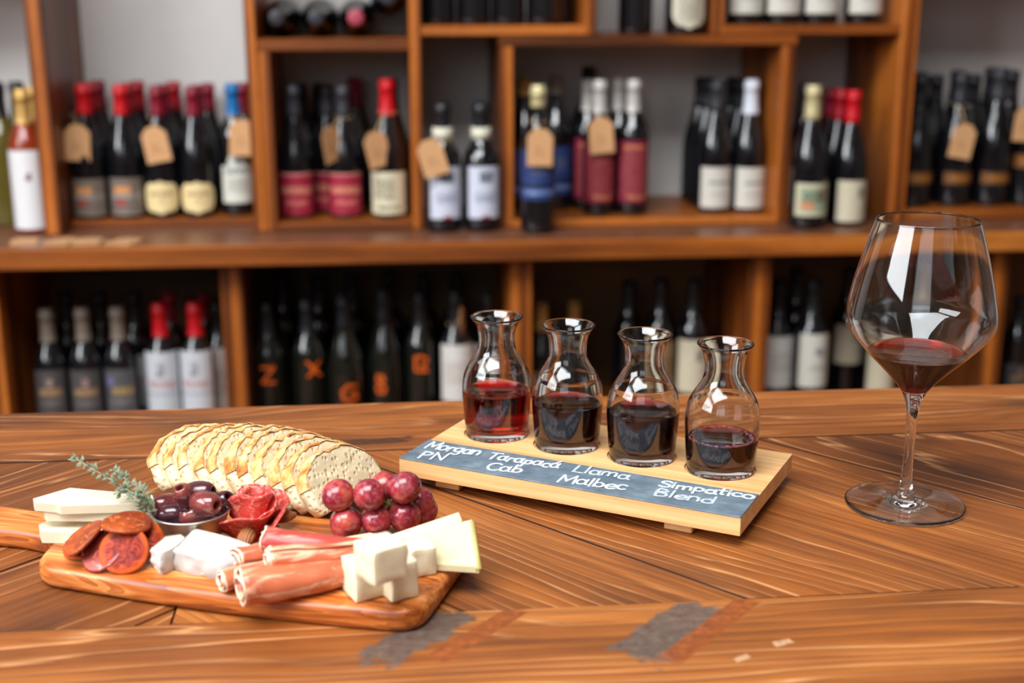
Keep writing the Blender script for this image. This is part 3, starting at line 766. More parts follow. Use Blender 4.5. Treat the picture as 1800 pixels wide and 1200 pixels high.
# bottles on the upper boards (only their lower halves are in the frame)
def upper(label, px, Y, zb, kind, mat=BLK, lab=None, cap=BLACKC):
    x = aty(px, 20, Y).x
    root = empty('wine_bottle', (x, Y, zb), 0, label, 'bottle', 'bottles on the upper boards')
    link('body', body_me(kind, mat), root); link('capsule', cap_me(kind, CAPZ[kind], cap), root)
    if lab: link('label', label_me(RB[kind], lab[0], lab[1], R(lab[2]), lab[3], lab[4]), root)
    UPRIGHT.append((root, RB[kind]))
for i, (p, w_) in enumerate(((770, 'nearest the upright'), (832, 'second from the upright'), (893, 'third from the upright'), (955, 'fourth from the upright'), (985, 'in the far corner'))):
    upper('plain black bottle on the board over the square labels, ' + w_, p, 2.72 if i < 4 else 2.81, zb1 + .005, 'bordeaux')
upper('plain black bottle on the board beside the silver tongue label', 1117, 2.72, zc1, 'bordeaux')
upper('dark bottle with big silver tongue shaped label on the upper board', 1205, 2.715, zc1, 'stout', BLK, (.012, .12, 52, 'tongue', L_BADGE))
for p, w_ in ((1309, 'nearest the narrow upright'), (1374, 'second from the narrow upright'), (1440, 'third from the narrow upright'), (1516, 'nearest the tall end upright')):
    upper('dark bottle with cream label on the top board, ' + w_, p, 2.72, zd1, 'burgundy', BLK, (.022, .11, 64, 'rect', L_PLAIN))

# bottles lying on their sides, necks to the room
for i, (px_, py_, cm, t_) in enumerate(((493, 30, GREYC, 'lying black bottle at the upright end of the row'), (560, 30, GREYC, 'lying black bottle with grey cap beside the pink capped one'), (627, 30, PINK, 'lying black bottle with dusty pink cap'), (690, 8, GREYC, 'lying black bottle raised at the end beside the pink capped one'))):
    Y_ = YW - .004
    yf = 2.78
    c = aty(px_, py_, yf)
    zc = max(c.z, za1 + RB['burgundy'] + .0005)
    if i == 3:      # wedged between its neighbour and the upright
        c.x = x_p3[0] - RB['burgundy'] - .0008
        zc = za1 + RB['burgundy'] + math.sqrt(max(0, (2 * RB['burgundy'] + .0006) ** 2 - (c.x - last_x) ** 2))
    last_x = c.x
    root = empty('wine_bottle', (c.x, YW - .006, zc), 0, t_, 'bottle', 'bottles lying on the board')
    root.rotation_euler = (R(90), 0, 0)
    link('body', body_me('burgundy', BLK), root); link('capsule', cap_me('burgundy', .235, cm), root)
# lower row
LB = LOWZ
ld = (652, 745, 62, 'rect', L_DARK, 0)
def low(label, px, py, Y, kind='bordeaux', cap=BLACKC, lab=None, mat=BLK, capz=None, extra=None): return B(label, px, py, Y, LB, kind, mat, cap, capz, lab, LOWER_G, False, extra=extra)
low('charcoal label bottle with taupe cap nearest the side panel', 80, 543, 2.655, cap=TAUPE, lab=ld)
low('charcoal label bottle with taupe cap, middle of the three', 143, 541, 2.655, cap=TAUPE, lab=ld)
low('charcoal label bottle with taupe cap beside the pale grey label', 205, 540, 2.655, cap=TAUPE, lab=(650, 742, 62, 'rect', L_DARK2, 0))
low('dark bottle behind the first charcoal label bottle', 114, 514, 2.80)
low('dark bottle behind the middle charcoal label bottle', 174, 514, 2.80)
low('dark bottle behind the third charcoal label bottle', 235, 513, 2.80, lab=(625, 715, 62, 'rect', L_PALE, -10))
low('red capped bottle with pale grey crest label, one nearer the charcoal labels', 279, 533, 2.655, cap=RED, lab=(620, 745, 66, 'rect', L_PALE, 0))
low('red capped bottle with pale grey crest label nearer the divider', 340, 532, 2.655, cap=RED, lab=(618, 745, 66, 'rect', L_PALE, -4))
low('dark red capped bottle behind the first pale grey label', 296, 514, 2.80, cap=CRIM)
low('dark red capped bottle behind the second pale grey label', 356, 514, 2.86, cap=CRIM)
low('white label bottle half hidden by the first divider', 381, 535, 2.755, lab=(612, 730, 66, 'rect', L_LINES, 12))
GLY = plain('orange_printed_glyph', srgb(216, 92, 14), .5, .15, 40)
def stroke_on_bottle(strokes, kind, zc, hgt, wdt, turn, wd=.0052):
    """flat lettering wrapped round the bottle; strokes in a unit square"""
    def f(root, s):
        vs_, fs = [], []
        rr = RB[kind] + .0006
        for st in strokes:
            for (a, b) in zip(st[:-1], st[1:]):
                A = Vector(((a[0] - .5) * wdt, zc + (a[1] - .5) * hgt)); Bq = Vector(((b[0] - .5) * wdt, zc + (b[1] - .5) * hgt))
                d = (Bq - A).normalized(); nrm = Vector((-d.y, d.x)) * wd / 2
                A -= d * wd * .4; Bq += d * wd * .4
                n0 = len(vs_)
                for k in range(5):
                    p = A.lerp(Bq, k / 4)
                    for q in (p - nrm, p + nrm):
                        an = -math.pi / 2 + q.x / rr + R(turn)
                        vs_.append((rr * math.cos(an), rr * math.sin(an), q.y))
                for k in range(4): fs.append((n0 + 2 * k, n0 + 2 * k + 2, n0 + 2 * k + 3, n0 + 2 * k + 1))
        link('printed_mark', mesh(vs_, fs, False, GLY), root)
    return f
ZG = [[(.05, .95), (.95, .95), (.05, .05), (.95, .05)]]
XG = [[(.05, .95), (.45, .6), (.95, .98)], [(.1, .1), (.5, .42), (.95, .08)], [(.3, .52), (.7, .52)]]
CG = [[(.95, .9), (.4, .95), (.05, .6), (.1, .15), (.5, .02), (.95, .15), (.9, .5), (.5, .45)]]
EG = [[(.5, .55), (.15, .7), (.2, .95), (.7, .95), (.8, .7), (.5, .55), (.1, .35), (.2, .03), (.75, .03), (.9, .3), (.5, .55)]]
OG = [[(.1, .1), (.1, .9), (.5, .98), (.9, .85), (.85, .5), (.5, .45), (.9, .05), (.15, .08)]]
def zof(py, px, top, Y):   # local height of a mark seen at pixel row py
    s = (aty(px, top, Y).z - LB) / H0
    return (aty(px, py, Y - .036).z - LB) / s
for t_, px_, py_, G_, my, hh, ww, tr in (('black bottle with orange Z shaped mark', 466, 531, ZG, 660, .037, .030, 0), ('black bottle with orange crossed zigzag mark', 538, 527, XG, 650, .036, .034, 22),
                                ('black bottle with low orange curled mark', 603, 519, CG, 690, .036, .034, 12), ('black bottle with small orange eight shaped mark', 676, 507, EG, 674, .038, .022, -14), ('black bottle with high orange ring shaped mark', 735, 516, OG, 640, .036, .032, 0)):
    k_ = 'burgundy' if px_ in (603, 676) else 'bordeaux'
    Yq = 2.66 if px_ < 640 else 2.685
    low(t_, px_, py_, Yq, kind=k_, mat=BLK2, cap=BLACKC, extra=stroke_on_bottle(G_, k_, zof(my, px_, py_, Yq), hh, ww, tr))
low('black bottle with plain white lined label behind the first carafe', 801, 513, 2.67, lab=(607, 706, 64, 'rect', L_LINES, 0))
low('bottle with white label edge just showing beside the middle divider', 862, 515, 2.70, lab=(607, 706, 64, 'rect', L_LINES, 0))
for px_, py_, t_ in ((494, 481, 'orange Z'), (558, 483, 'orange zigzag'), (616, 480, 'low orange curl'), (682, 478, 'orange eight'), (744, 482, 'orange ring'), (803, 480, 'white lined label')):
    low('plain black back row bottle behind the %s bottle' % t_, px_, py_, 2.85)
low('black bottle with amber neck beside the middle divider', 951, 531, 2.70, cap=GOLD, kind='burgundy', lab=(655, 720, 60, 'rect', L_TAN, 0))
low('black bottle with dull gold neck seen over the second carafe', 1009, 529, 2.74, cap=GOLD, kind='burgundy')
low('tall dark bottle seen over the third carafe', 1107, 494, 2.80, kind='bordeaux')
low('dark bottle with brown label between third and fourth carafes', 1166, 489, 2.75, lab=(600, 690, 60, 'rect', L_TAN, 0))
low('dark bottle with pale tan label beside the fourth carafe neck', 1219, 490, 2.72, lab=(598, 690, 60, 'rect', L_MARK, -8))
low('dark bottle with white label edge by the wide divider', 1373, 492, 2.70, lab=(592, 682, 62, 'rect', L_LINES, 8))
low('dark bottle with white label and red blue emblem under the ledge', 1431, 490, 2.66, lab=(588, 681, 62, 'rect', L_EMB, 6))
low('black back row bottle behind the emblem label bottle', 1402, 470, 2.80)
low('dark bottle with dim cream label seen beside the wine glass', 1496, 470, 2.82, lab=(572, 640, 62, 'rect', L_MARK, 0))
low('dark bottle with pale label seen through the wine glass foot side', 1556, 478, 2.76, lab=(612, 690, 62, 'rect', L_MARK, 0))
low('gold capped bottle seen through the wine glass bowl', 1628, 462, 2.80, cap=GOLD, capz=.20)
low('black bottle seen through the glass beside the last divider', 1672, 466, 2.885)
low('black bottle in the last bay at the frame edge', 1795, 520, 2.70, lab=(640, 700, 60, 'rect', L_DARK, 0))

# ------------------------------------------------------------------ paper price tags
KRAFT = plain('kraft_card', srgb(206, 156, 108), .75, .05, 90)
TWINE = plain('pale_twine', srgb(196, 166, 124), .85, .1, 200)
INK = plain('faded_tag_ink', srgb(150, 104, 66), .8)
def tag_card(w=.051, h=.074, t=.0012):
    k = ('tagcard', w, h)
    if k not in _cache:
        poly = [(-w / 2, 0), (w / 2, 0), (w / 2, h * .80), (w * .22, h), (-w * .22, h), (-w / 2, h * .80)]
        _cache[k] = prism_me(poly, -t / 2, t / 2, .0002, 1, KRAFT)
    return _cache[k]
def price_tag(label, px, py, Y, roll, neck, yawd=0):
    """px, py: middle of the card; neck: (x, Y, z, r) of the neck that its twine loops round"""
    c = aty(px, py, Y)
    root = empty('price_tag', c, 0, label, 'tag', 'kraft price tags')
    cd = link('card', tag_card(), root)
    m = Matrix.Rotation(R(yawd), 4, 'Z') @ Matrix.Rotation(R(roll), 4, 'Y') @ Matrix.Rotation(R(90), 4, 'X') @ Matrix.Translation((0, -.037, 0))
    cd.matrix_local = m
    for k in range(3):
        q = link('print_line', box_me(-.012, .012 - .004 * k, .022 + .007 * k, .0235 + .007 * k, .0004, .0008, 0, INK), cd)
    top = m @ Vector((0, .067, 0))
    nx, ny, nz, nr = neck
    loc = lambda p: Vector(p) - c
    pts = [top]
    for k in range(13):
        a = -math.pi / 2 - .25 + 2 * math.pi * k / 12 * .96
        pts.append(loc((nx + (nr + .002) * math.cos(a), ny + (nr + .002) * math.sin(a), nz + .004 * math.sin(a))))
    pts.append(top)
    link('twine', tube_me(spline(pts, 3), .0008, 6, TWINE), root)
def neck_of(px, py, Y, zb, f=.77, r=.0165):
    t = aty(px, py, Y); s = (t.z - zb) / H0
    return (t.x, Y, zb + f * (t.z - zb), r * s)
# bottles that touch are eased apart by the few millimetres they need
for it in range(120):
    moved = False
    for i in range(len(UPRIGHT)):
        a, ra = UPRIGHT[i]
        for j in range(i + 1, len(UPRIGHT)):
            b, rb = UPRIGHT[j]
            if abs(a.location.z - b.location.z) > .1: continue
            d = Vector((b.location.x - a.location.x, b.location.y - a.location.y))
            ov = ra + rb + .0006 - d.length
            if ov > 0:
                d.normalize(); moved = True
                a.location.x -= d.x * ov * .5; b.location.x += d.x * ov * .5
                a.location.y -= d.y * ov * .5; b.location.y += d.y * ov * .5
        for (x0_, x1_, y0_, z0_, z1_) in POSTS:
            if z0_ < a.location.z + .05 < z1_ and a.location.y + ra > y0_ and x0_ - ra < a.location.x < x1_ + ra:
                a.location.x = (x0_ - ra - .0004) if a.location.x < (x0_ + x1_) / 2 else (x1_ + ra + .0004); moved = True
        a.location.y = min(a.location.y, WY1 - .014 - ra)
    if not moved: break
price_tag('kraft tag on the bright red capped grey label bottle', 136, 251, 2.735, 3, neck_of(136, 147, R1, Z_A))
price_tag('kraft tag on the crimson capped oval label bottle', 274, 254, 2.735, -10, neck_of(272, 151, R1, Z_A))
price_tag('kraft tag on the blue capped bottle', 425, 242, 2.735, 4, neck_of(407, 147, R1, Z_A))
price_tag('kraft tag turned edgeways on the black capped crimson label bottle', 583, 253, 2.690, -12, neck_of(602, 150, 2.735, Z_A), 50)
price_tag('kraft tag hanging beside the red capped cream sketch label', 663, 262, 2.683, -14, neck_of(679, 139, 2.728, Z_A), 25)
price_tag('kraft tag slanting from the domed cap bottle with square label', 760, 277, 2.590, -16, neck_of(777, 180, 2.645, Z_L, .72, .0215))
price_tag('kraft tag in front of the blue label', 949, 259, 2.557, 1, neck_of(946, 150, 2.605, Z_L))
price_tag('kraft tag in front of the crimson lined label', 1057, 238, 2.668, -5, neck_of(1055, 141, 2.715, Z_A))
price_tag('kraft tag among the black amber label bottles', 1692, 248, 2.680, 10, neck_of(1692, 128, 2.735, Z_R))
price_tag('kraft tag cut by the frame edge', 1803, 218, 2.675, 4, neck_of(1822, 126, 2.725, Z_R))
price_tag('kraft tag edge on the white lined label bottle below the ledge', 812, 562, 2.618, -70, neck_of(801, 513, 2.67, LB), 80)
# spare tags lying on the ledge
for i, (px_, py_, rz, t_) in enumerate(((44, 428, 12, 'loose kraft tag lying under the rosé bottle'), (98, 428, -10, 'loose kraft tag lying at the foot of the end upright'), (152, 428, 6, 'loose kraft tag with a twine loop lying on the ledge'), (206, 428, -16, 'loose kraft tag with trailing twine lying on the ledge'))):
    p = atz(px_, py_, LZ + .0007)
    root = empty('price_tag', p, 0, t_, 'tag', 'loose kraft tags on the ledge')
    link('card', tag_card(), root, (0, -.012, 0), (0, 0, R(rz)))
    pts = [(-.03 + .0, .010, .001), (-.01, .022, .003), (.012, .034, .004), (.03, .026, .003), (.02, .008, .004), (-.005, .004, .004), (-.03, .012, .002)]
    if i == 3: pts = [(-.03, .008, .001), (-.01, .012, .003), (.015, .03, .002), (.035, .055, .001), (.05, .075, .001)]
    if i == 0: pts = [(-.03, .008, .001), (-.012, .016, .002), (.002, .010, .002)]
    link('twine', tube_me(spline(pts, 5), .0009, 6, TWINE), root)

# ------------------------------------------------------------------ wine flight board
FL0 = Vector((0.0032, 0.985)); FA = R(-31.4)
FZ0, FZ1 = 0.0105, 0.0240
FLEN, FDEP = 0.2835, 0.150
flight = empty('wine_flight_board', (FL0.x, FL0.y, 0), FA, 'pale pine serving board with slate strip and chalk names under the carafes', 'serving board')
M['slate'] = None
t = NT('slate_chalkboard'); v = t.coord('Object')
n_ = t.noise(v, 55, 5, .65); st_ = t.noise(t.coord('Object', (1, 8, 1)), 70, 3)
t.set(t.ramp(t.math('ADD', t.math('MULTIPLY', n_, .7), t.math('MULTIPLY', st_, .3)), [(.35, srgb(72, 86, 98)), (.55, srgb(98, 113, 124)), (.75, srgb(126, 141, 150))]), .55)
t.bump(n_, .1, .0004)
M['slate'] = t.m
bm = bmesh.new()
# the board: a slab with four shallow round recesses for the carafes
CAR = [(0.0421, 0.0925), (0.1075, 0.0925), (0.1740, 0.0925), (0.2400, 0.0925)]
RECESS = .0022
def board_with_recess(w, d, z0, z1, holes, hr, depth, n=40):
    bm = bmesh.new()
    # top face split into cells, each cell with a round hole
    xs = [0] + [(holes[i][0] + holes[i + 1][0]) / 2 for i in range(len(holes) - 1)] + [w]
    y0, y1 = holes[0][1] - hr - .008, holes[0][1] + hr + .008
    V = {}
    def vert(x, y, z):
        k = (round(x, 6), round(y, 6), round(z, 6))
        if k not in V: V[k] = bm.verts.new((x, y, z))
        return V[k]
    for i, (cx, cy) in enumerate(holes):
        a, b = xs[i], xs[i + 1]
        sq = []
        for k in range(n):
            an = 2 * math.pi * (k + .5) / n + math.pi / 4 - math.pi / n
            dx, dy = math.cos(an), math.sin(an)
            ex = (b - cx) if dx > 0 else (cx - a); ey = (y1 - cy) if dy > 0 else (cy - y0)
            m = max(abs(dx) / ex, abs(dy) / ey)
            sq.append((cx + dx / m, cy + dy / m, an))
        for k in range(n):
            p, q = sq[k], sq[(k + 1) % n]
            c0 = (cx + hr * math.cos(p[2]), cy + hr * math.sin(p[2])); c1 = (cx + hr * math.cos(q[2]), cy + hr * math.sin(q[2]))
            corner = None
            bm.faces.new((vert(*c0, z1), vert(p[0], p[1], z1), vert(q[0], q[1], z1), vert(*c1, z1)))
            if abs(p[0] - q[0]) > 1e-5 and abs(p[1] - q[1]) > 1e-5:
                c_ = (p[0], q[1]) if abs(p[0] - (a if p[0] < cx else b)) < 1e-5 else (q[0], p[1])
                bm.faces.new((vert(p[0], p[1], z1), vert(*c_, z1), vert(q[0], q[1], z1)))
            bm.faces.new((vert(*c0, z1 - depth), vert(*c0, z1), vert(*c1, z1), vert(*c1, z1 - depth)))
            bm.faces.new((vert(cx, cy, z1 - depth), vert(*c0, z1 - depth), vert(*c1, z1 - depth)))
    for (a, b) in ((0, y0), (y1, d)):
        bm.faces.new([vert(0, a, z1), vert(w, a, z1), vert(w, b, z1), vert(0, b, z1)])
    bm.faces.new([vert(0, 0, z0), vert(0, d, z0), vert(w, d, z0), vert(w, 0, z0)])
    for p, q in (((0, 0), (w, 0)), ((w, 0), (w, d)), ((w, d), (0, d)), ((0, d), (0, 0))):
        bm.faces.new([vert(*p, z0), vert(*q, z0), vert(*q, z1), vert(*p, z1)])
    return from_bm(bm, False, M['pine'])
link('board', board_with_recess(FLEN, FDEP, FZ0, FZ1, CAR, .0283, RECESS), flight)
SW = .049
SZ = FZ1 + .0012
strip = link('slate_strip', box_me(0, FLEN, 0, SW, FZ1 + .00003, SZ, .0003, M['slate']), flight)
tag(strip, 'blue grey slate strip with chalk lettering')
for fx in (.026, .222):
    link('foot', box_me(fx, fx + .022, .012, FDEP - .012, 0, FZ0, .0008, M['pine']), flight)
# chalk lettering, drawn as single strokes
def arc(cx, cy, rx, ry, a0, a1, n=10): return [(cx + rx * math.cos(R(a0 + (a1 - a0) * k / n)), cy + ry * math.sin(R(a0 + (a1 - a0) * k / n))) for k in range(n + 1)]
def a_(): return [arc(.27, .30, .24, .30, 30, 410, 16), [(.52, .64), (.52, .10), (.64, .0)]]
LET = {
 'M': (.95, [[(.05, 0), (.12, 1), (.45, .25), (.80, 1), (.88, 0)]]),
 'o': (.62, [arc(.30, .31, .27, .31, 60, 450, 16)]),
 'r': (.50, [[(.08, 0), (.08, .56)], [(.08, .36), (.22, .54), (.42, .52)]]),
 'g': (.62, [arc(.28, .28, .25, .28, 40, 400, 14), [(.53, .56), (.53, -.22), (.36, -.40), (.08, -.30)]]),
 'a': (.66, a_()),
 'n': (.62, [[(.06, 0), (.06, .56)], [(.06, .34), (.22, .55), (.42, .52), (.50, .34), (.50, 0)]]),
 'P': (.70, [[(.10, 0), (.10, 1)], [(.10, 1), (.42, .98), (.58, .78), (.42, .55), (.10, .48)]]),
 'N': (.85, [[(.08, 0), (.10, 1), (.66, .02), (.72, 1)]]),
 'T': (.72, [[(.0, .95), (.70, 1)], [(.34, .97), (.30, 0)]]),
 'p': (.64, [[(.08, .56), (.08, -.42)], arc(.31, .28, .23, .28, 150, -200, 14)]),
 'c': (.55, [arc(.30, .28, .26, .28, 50, 310, 10)]),
 'á': (.66, a_() + [[(.30, .74), (.50, .98)]]),
 'C': (.78, [arc(.42, .48, .38, .48, 50, 310, 12)]),
 'b': (.62, [[(.08, 1), (.08, 0)], arc(.30, .27, .23, .27, 160, -170, 14)]),
 'L': (.66, [[(.12, 1), (.08, .02), (.60, .0)]]),
 'l': (.26, [[(.10, 1), (.10, 0)]]),
 'm': (.92, [[(.06, 0), (.06, .56)], [(.06, .36), (.20, .55), (.38, .50), (.42, .0)], [(.42, .36), (.58, .55), (.76, .50), (.80, 0)]]),
 'e': (.60, [[(.06, .28), (.50, .32), (.48, .50), (.28, .57), (.08, .42), (.06, .18), (.24, 0), (.52, .08)]]),
 'S': (.66, [[(.58, .84), (.40, .99), (.14, .92), (.10, .68), (.34, .52), (.56, .36), (.50, .08), (.26, .0), (.04, .14)]]),
 'i': (.26, [[(.10, .56), (.10, 0)], [(.10, .80), (.11, .84)]]),
 't': (.48, [[(.22, .90), (.20, .06), (.32, 0)], [(.02, .58), (.42, .58)]]),
 'B': (.72, [[(.10, 0), (.10, 1), (.44, .96), (.50, .72), (.12, .54), (.52, .44), (.58, .14), (.36, .0), (.10, 0)]]),
 'd': (.64, [arc(.28, .28, .25, .28, 40, 400, 14), [(.53, 1), (.53, .04)]]),
}
t = NT('white_chalk'); v = t.coord('Object')
t.set(t.ramp(t.noise(v, 700, 3, .7), [(.38, srgb(150, 162, 172)), (.62, srgb(226, 230, 232))]), .9)
CHALK = t.m
t = NT('faded_chalk'); v = t.coord('Object')
t.set(t.ramp(t.noise(v, 700, 3, .7), [(.38, srgb(140, 154, 162)), (.62, srgb(198, 206, 210))]), .9)
CHALK_F = t.m
def ribbon(bm, pts, wd, z):
    P = [Vector(p) for p in pts]
    n = len(P)
    Lr, Rr = [], []
    for i in range(n):
        d = (P[min(i + 1, n - 1)] - P[max(i - 1, 0)])
        if d.length < 1e-9: d = Vector((1, 0))
        d.normalize()
        q = P[i].copy()
        if i == 0: q -= d * wd * .4
        if i == n - 1: q += d * wd * .4
        w = wd / 2 * (.85 if i in (0, n - 1) else random.uniform(.88, 1.12))
        nn = Vector((-d.y, d.x)) * w
        zz = z + .00006 * i / max(1, n - 1)
        Lr.append(bm.verts.new((q.x + nn.x, q.y + nn.y, zz))); Rr.append(bm.verts.new((q.x - nn.x, q.y - nn.y, zz)))
    for i in range(n - 1): bm.faces.new((Rr[i], Rr[i + 1], Lr[i + 1], Lr[i]))
def word(txt, u0, v0, u1, v1, hgt, mat):
    W = sum(LET[c][0] for c in txt)
    L = math.hypot(u1 - u0, v1 - v0); ang = math.atan2(v1 - v0, u1 - u0)
    sx = L / W
    bm = bmesh.new()
    x = 0
    for i, c in enumerate(txt):
        w, sts = LET[c]
        jy = random.uniform(-.04, .04) * hgt
        for k, st in enumerate(sts):
            pts = spline([(p[0], p[1]) for p in st], 4) if len(st) > 2 and c not in 'MNLTZ' else [Vector(p) for p in st]
            pts2 = []
            for p in pts:
                a, b = (x + p[0]) * sx, p[1] * hgt + jy
                pts2.append((u0 + a * math.cos(ang) - b * math.sin(ang), v0 + a * math.sin(ang) + b * math.cos(ang)))
            segs = [pts2] if c not in 'MNLTZ' else [pts2[q:q + 2] for q in range(len(pts2) - 1)]
            for q, sg in enumerate(segs): ribbon(bm, sg, .0024, SZ + .00010 + .0001 * k + .00033 * (i % 2) + .00007 * q)
        x += w
    o = link('chalk_word', from_bm(bm, False, mat), strip)
    return o
word('Morgan', .0067, .0285, .0560, .0315, .0165, CHALK)
word('PN', .0130, .0052, .0370, .0080, .0155, CHALK)
word('Tarapacá', .0645, .0285, .1260, .0325, .0150, CHALK)
word('Cab', .0745, .0062, .1040, .0100, .0165, CHALK)
word('Llama', .1380, .0310, .1850, .0345, .0148, CHALK_F)
word('Malbec', .1365, .0062, .1910, .0118, .0165, CHALK)
word('Simpatico', .2100, .0310, .2825, .0370, .0128, CHALK)
word('Blend', .2120, .0125, .2590, .0150, .0140, CHALK_F)

# ------------------------------------------------------------------ carafes
CO = [(0, .0), (.0235, .0), (.0258, .0012), (.0266, .005), (.0272, .010), (.0283, .022), (.0291, .033), (.0294, .042), (.0288, .050), (.0270, .0575), (.0238, .064), (.0202, .0695), (.0173, .0745), (.0158, .0795), (.0153, .085), (.0157, .0905), (.0168, .0955), (.0185, .0995), (.0207, .1026), (.0220, .1042)]
def offset_in(r, z):
    # inside wall radius at height z
    for (r0, z0), (r1, z1) in zip(CO[3:-1], CO[4:]):
        if z0 <= z <= z1: return r0 + (r1 - r0) * (z - z0) / (z1 - z0)
    return r
co = [tuple(p) for p in spline(CO[1:], 4)]
co = [(0, 0)] + co
ci = []
z_ = .0070
inner = [(0, .0066), (.014, .0068), (.0215, .0074), (.0240, .0095)]
steps = [(r, z) for r, z in co if .012 < z < .1035]
ci = inner + [(r - (.0021 if z < .06 else .0018), z) for r, z in steps]
rim = [(co[-1][0] - .0001, .1049), (co[-1][0] - .0009, .1053), (co[-1][0] - .0017, .1049)]
CAR_ME = lathe_me(co + rim + ci[::-1], 56, M['glass'])
def inner_r(z):
    P = ci
    for (r0, z0), (r1, z1) in zip(P[:-1], P[1:]):
        if z0 <= z <= z1 and z1 > z0: return r0 + (r1 - r0) * (z - z0) / (z1 - z0)
    return P[-1][0]
def wine_me(level, mat, ir=inner_r, prof=None, over=.0003, n=56):
    base_pts = [(r + (over if r > 0 else 0), z - (over if z < .0075 else 0)) for r, z in prof if z < level - .0008]
    top = [(ir(level) + over, level), (ir(level) + over - .0001, level + .0006), (ir(level) - .0006, level + .0001), (ir(level) - .0018, level - .0003), (0, level - .0003)]
    return lathe_me(base_pts + top, n, mat)
W_LIGHT = glass('light_red_wine', (1, .96, .96), 1.34, 0, (.94, .01, .035), 560)
W_DARK = glass('dark_red_wine', (1, .95, .95), 1.34, 0, (.89, .008, .04), 1000)
W_GLASS = glass('deep_red_wine', (1, .95, .95), 1.34, 0, (.92, .01, .08), 1000)
CNAMES = [('glass carafe with the brightest red wine over the words Morgan PN', .0405, W_LIGHT),
          ('glass carafe with dark wine over the word Tarapacá', .0385, W_DARK),
          ('glass carafe with dark wine over the words Llama Malbec', .0405, W_DARK),
          ('glass carafe filled lowest, wine with bubbles, over the word Simpatico', .0285, W_DARK)]
fm = Matrix.Translation((FL0.x, FL0.y, 0)) @ Matrix.Rotation(FA, 4, 'Z')
for i, ((u_, v_), (lb, lev, wm)) in enumerate(zip(CAR, CNAMES)):
    p = fm @ Vector((u_, v_, FZ1 - RECESS + .0001))
    root = empty('carafe', p, 0, lb, 'carafe', 'small carafes of the wine flight')
    link('glass', CAR_ME, root)
    link('wine', wine_me(lev, wm, inner_r, ci), root)
    if i == 3:
        bm = bmesh.new()
        rr = inner_r(lev)
        for k in range(150):
            a = random.uniform(0, 2 * math.pi) if k < 50 else random.gauss(-math.pi / 2 + .25, .75)
            r_ = rr - abs(random.gauss(0, .0012)) - .0014
            s = random.uniform(.0005, .0012)
            m = Matrix.Translation((r_ * math.cos(a), r_ * math.sin(a), lev + s * .3)) @ Matrix.Scale(s, 4)
            bmesh.ops.create_icosphere(bm, subdivisions=1, radius=1, matrix=m)
        me = from_bm(bm, True, plain('wine_bubble', srgb(196, 96, 128), .12, .2, 300, **{'Transmission Weight': .45}))
        tag(link('bubbles', me, root), None, None, None, 'stuff')

# ------------------------------------------------------------------ wine glass
GP = Vector((0.3979, 0.9101, 0))
foot_o = [(0, 0.0005), (.030, .0003), (.0445, 0), (.0457, .0006), (.0459, .0012), (.0452, .0018), (.040, .0023), (.028, .0032), (.016, .0046), (.0095, .0066), (.0066, .0095), (.0052, .0135), (.0046, .018)]
stem_o = [(.0046, .018), (.0041, .028), (.0038, .042), (.0038, .058), (.0041, .070), (.0050, .079), (.0066, .086), (.0090, .0915), (.0115, .0955)]
bowl_o = [(.0115, .0955), (.0165, .1015), (.0250, .1105), (.0350, .1205), (.0448, .1310), (.0520, .1400), (.0548, .1455), (.0556, .1505), (.0552, .1560), (.0538, .1640), (.0506, .1790), (.0462, .1960), (.0416, .2120), (.0372, .2255)]
bowl_o = [tuple(p) for p in spline(bowl_o, 5)]
bowl_i = [(0, .0925), (.004, .0929), (.0078, .0950), (.0118, .0990)] + [(r - .0010, z + .0003) for r, z in bowl_o if z > .1025]
bowl_rim = [(bowl_o[-1][0] - .0001, .2259), (bowl_o[-1][0] - .0005, .2262), (bowl_o[-1][0] - .0009, .2259)]
wg = empty('wine_glass', GP, 0, 'large burgundy wine glass on a tall stem holding a little red wine', 'wine glass')
M['bowl_glass'] = M['glass']
foot_o = [foot_o[0]] + [tuple(p) for p in spline(foot_o[1:], 3)]
link('foot', lathe_me(foot_o, 64, M['glass']), wg)
link('stem', lathe_me([tuple(p) for p in spline(stem_o, 4)], 40, M['glass']), wg)
link('bowl', lathe_me(bowl_o + bowl_rim + bowl_i[::-1], 72, M['glass']), wg)
def bowl_r(z):
    for (r0, z0), (r1, z1) in zip(bowl_i[:-1], bowl_i[1:]):
        if z0 <= z <= z1 and z1 > z0: return r0 + (r1 - r0) * (z - z0) / (z1 - z0)
    return .03
link('wine', wine_me(.1235, W_GLASS, bowl_r, bowl_i, .00025, 72), wg)

# ------------------------------------------------------------------ paddle board
PB0 = Vector((-0.2347, 0.8235)); PA = R(-20.5)
PT = 0.016
paddle_m = Matrix.Translation((PB0.x, PB0.y, 0)) @ Matrix.Rotation(PA, 4, 'Z')
def rounded(poly_r, k=6):
    """poly_r: (x, y, radius) corners -> rounded outline"""
    out = []
    n = len(poly_r)
    for i in range(n):
        p0 = Vector(poly_r[i - 1][:2]); p = Vector(poly_r[i][:2]); p1 = Vector(poly_r[(i + 1) % n][:2]); r = poly_r[i][2]
        a = (p0 - p); b = (p1 - p)
        ra = min(r, a.length * .49, b.length * .49)
        A = p + a.normalized() * ra; Bp = p + b.normalized() * ra
        for j in range(k + 1):
            t = j / k
            out.append(tuple(A * (1 - t) ** 2 + p * 2 * t * (1 - t) + Bp * t * t))
    return out
outline = rounded([(-.011, -.003, .020), (.130, -.011, .2), (.265, -.003, .022), (.265, .122, .022), (.130, .128, .2), (-.011, .122, .022), (-.022, .088, .016), (-.050, .082, .03), (-.150, .090, .022), (-.150, .040, .022), (-.050, .046, .03), (-.022, .040, .016)])
bm = bmesh.new()
